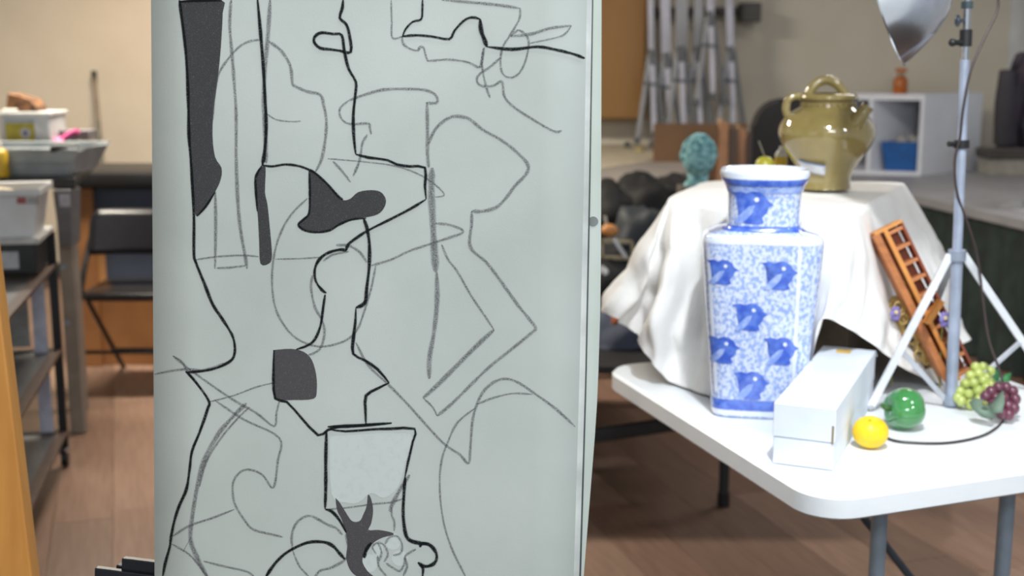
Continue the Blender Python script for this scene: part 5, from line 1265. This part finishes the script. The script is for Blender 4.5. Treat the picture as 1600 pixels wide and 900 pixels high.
# black contour lines
for pts, w_, k in [
    ([(279, 3), (300, 1), (330, 0), (346, 1)], 4, 3),
    ([(280, 0), (283, 22), (289, 70), (292, 110), (294, 160), (295, 210), (298, 250), (301, 300), (303, 340), (303, 395), (306, 410), (320, 445), (332, 475), (345, 495), (358, 515), (365, 530), (367, 548), (363, 561), (350, 570), (335, 576), (315, 580), (290, 582)], 3.6, 4),
    ([(290, 580), (305, 596), (326, 626), (324, 640), (312, 675), (300, 705), (296, 735), (291, 765), (280, 790), (272, 815), (267, 840), (265, 855), (258, 880), (254, 902)], 3.6, 4),
    ([(336, 300), (322, 322), (308, 338)], 3, 3),
    ([(402, -4), (407, 50), (411, 100), (414, 150), (416, 200), (413, 240), (410, 258)], 4.2, 4),
    ([(410, 258), (402, 270), (399, 285), (402, 330)], 3, 3),
    ([(410, 258), (425, 260), (445, 257), (465, 259), (480, 264), (492, 270), (510, 286), (528, 306), (536, 312)], 3, 4),
    ([(483, 266), (484, 300), (483, 332), (475, 342), (466, 351), (476, 360), (495, 363), (515, 360), (530, 351), (550, 343), (572, 341)], 2.8, 4),
    ([(536, -4), (535, 12), (531, 28), (541, 38), (546, 55), (548, 81), (530, 79), (515, 77), (500, 75), (491, 66), (492, 57), (502, 51), (520, 53), (534, 55), (538, 80), (545, 108), (556, 128), (555, 150), (552, 180), (553, 215), (556, 241)], 3.8, 3),
    ([(556, 241), (575, 246), (605, 250), (620, 257), (640, 260), (664, 262), (664, 290), (666, 311)], 3.6, 2),
    ([(666, 311), (640, 327), (605, 345), (575, 360), (558, 371), (544, 382), (541, 392)], 3.6, 3),
    ([(541, 392), (533, 390), (515, 394), (500, 404), (492, 420), (493, 438), (502, 452), (510, 458)], 3.6, 4),
    ([(508, 460), (505, 480), (501, 508), (492, 530), (480, 540), (463, 546)], 3.4, 4),
    ([(568, 342), (573, 355), (577, 380), (577, 415), (573, 450), (570, 473), (556, 481)], 4.2, 4), ([(556, 481), (555, 505), (552, 530), (552, 553), (570, 563), (590, 577), (608, 598)], 3.8, 2),
    ([(608, 598), (590, 607), (572, 618), (571, 640), (572, 664)], 3.6, 2),
    ([(428, 547), (427, 590), (430, 623), (448, 628), (470, 652), (497, 680), (512, 672), (530, 667), (565, 665), (612, 661)], 3.4, 2),
    ([(512, 667), (560, 665), (612, 661)], 4.4, 3),
    ([(515, 671), (540, 674), (580, 671), (610, 670), (648, 670), (645, 690), (638, 720), (633, 745)], 3.4, 2),
    ([(633, 745), (631, 775), (630, 805), (634, 835), (642, 845), (658, 849), (668, 850)], 4.4, 4),
    ([(656, 855), (660, 849), (672, 852), (681, 863), (682, 874), (676, 882), (664, 885), (653, 879)], 4.4, 4), ([(655, 882), (661, 888), (660, 902)], 4.4, 3),
    ([(510, 672), (509, 720), (509, 760), (508, 795)], 4.6, 4), ([(508, 796), (518, 799), (530, 812), (541, 832)], 3.6, 3),
    ([(415, 902), (430, 880), (450, 862), (480, 848), (505, 847), (520, 853), (530, 864), (539, 874)], 4, 4),
    ([(660, -4), (660, 15), (658, 30), (645, 34), (634, 45), (629, 57)], 2.8, 3), ([(628, 57), (650, 55), (675, 57), (702, 61), (710, 48), (725, 32), (738, 27), (751, 30)], 3.2, 3),
    ([(750, 30), (752, 48), (757, 62), (761, 73)], 5.6, 3), ([(761, 73), (800, 77), (840, 73), (870, 78), (895, 84), (914, 91)], 3.8, 4)]:
    stroke(pts, w_*1.2, ink, 'black_charcoal_line', k=k)
q = MB(); cc = PP(927, 346, -.0078); q.tube([cc, cc+PN*.0004], .006, 16); obj('finger_smudge', q, mat('smudge_grey', '8f9694', .8), pad)

# easel that holds the pad (ledge, mast and legs hidden behind and below it)
ez = thing('studio_easel', 'dark metal easel standing behind and under the drawing pad', 'easel', (PP(590, 985).x, PP(590, 985).y+.1, 0))
em = mat('easel_metal', '2a2b33', .4, .4, scale=20)
lz = PP(590, 986)
q = MB(); q.beam(PP(300, 990, -.004), PP(860, 990, -.004), .012, .05, side=(0, 0, 1)); 
R_ = Matrix.Identity(3)
q = MB(); a, b = PP(300, 992, -.006), PP(860, 992, -.006); dv = (b-a).normalized(); q.hexa([a+Vector((0, -.03, -.012)), b+Vector((0, -.03, -.012)), b+Vector((0, .05, -.012)), a+Vector((0, .05, -.012))], [a+Vector((0, -.03, -.001)), b+Vector((0, -.03, -.001)), b+Vector((0, .05, -.001)), a+Vector((0, .05, -.001))]); obj('ledge', q, em, ez)
m0 = PP(590, 1010, -.045); m1 = PP(590, -200, -.035); mB = m1+(m0-m1)*((m1.z-.003)/(m1.z-m0.z))
q = MB(); q.beam(m1, mB, .03, .03); obj('mast', q, em, ez)
for dx, dy in ((-.30, .05), (.30, .05), (0, .55)):
    e = Vector((mB.x+dx, mB.y+dy, .004)); s_ = m1.lerp(mB, .42)+Vector((0, .02, 0)); q = MB(); q.tube([s_, e], .011, 10); obj('leg', q, em, ez, True)
# dark clamp bars sticking out left of the pad foot
def bar(pa, pb, w_, th_, off, name):
    a, b = PP(*pa, off), PP(*pb, off); q = MB(); q.beam(a, b, w_*SP, th_, side=(0, 1, 0), bev=.0012); return obj(name, q, em, ez)
bar((192, 880), (330, 897), 22, .010, -.028, 'clamp_bar'); bar((150, 892), (330, 915), 15, .010, -.022, 'clamp_jaw')
bar((184, 884), (300, 912), 9, .012, -.034, 'clamp_pin'); bar((200, 903), (330, 925), 18, .012, -.040, 'clamp_bar')
bar((300, 880), (300, 1000), 20, .01, -.045, 'clamp_stem')
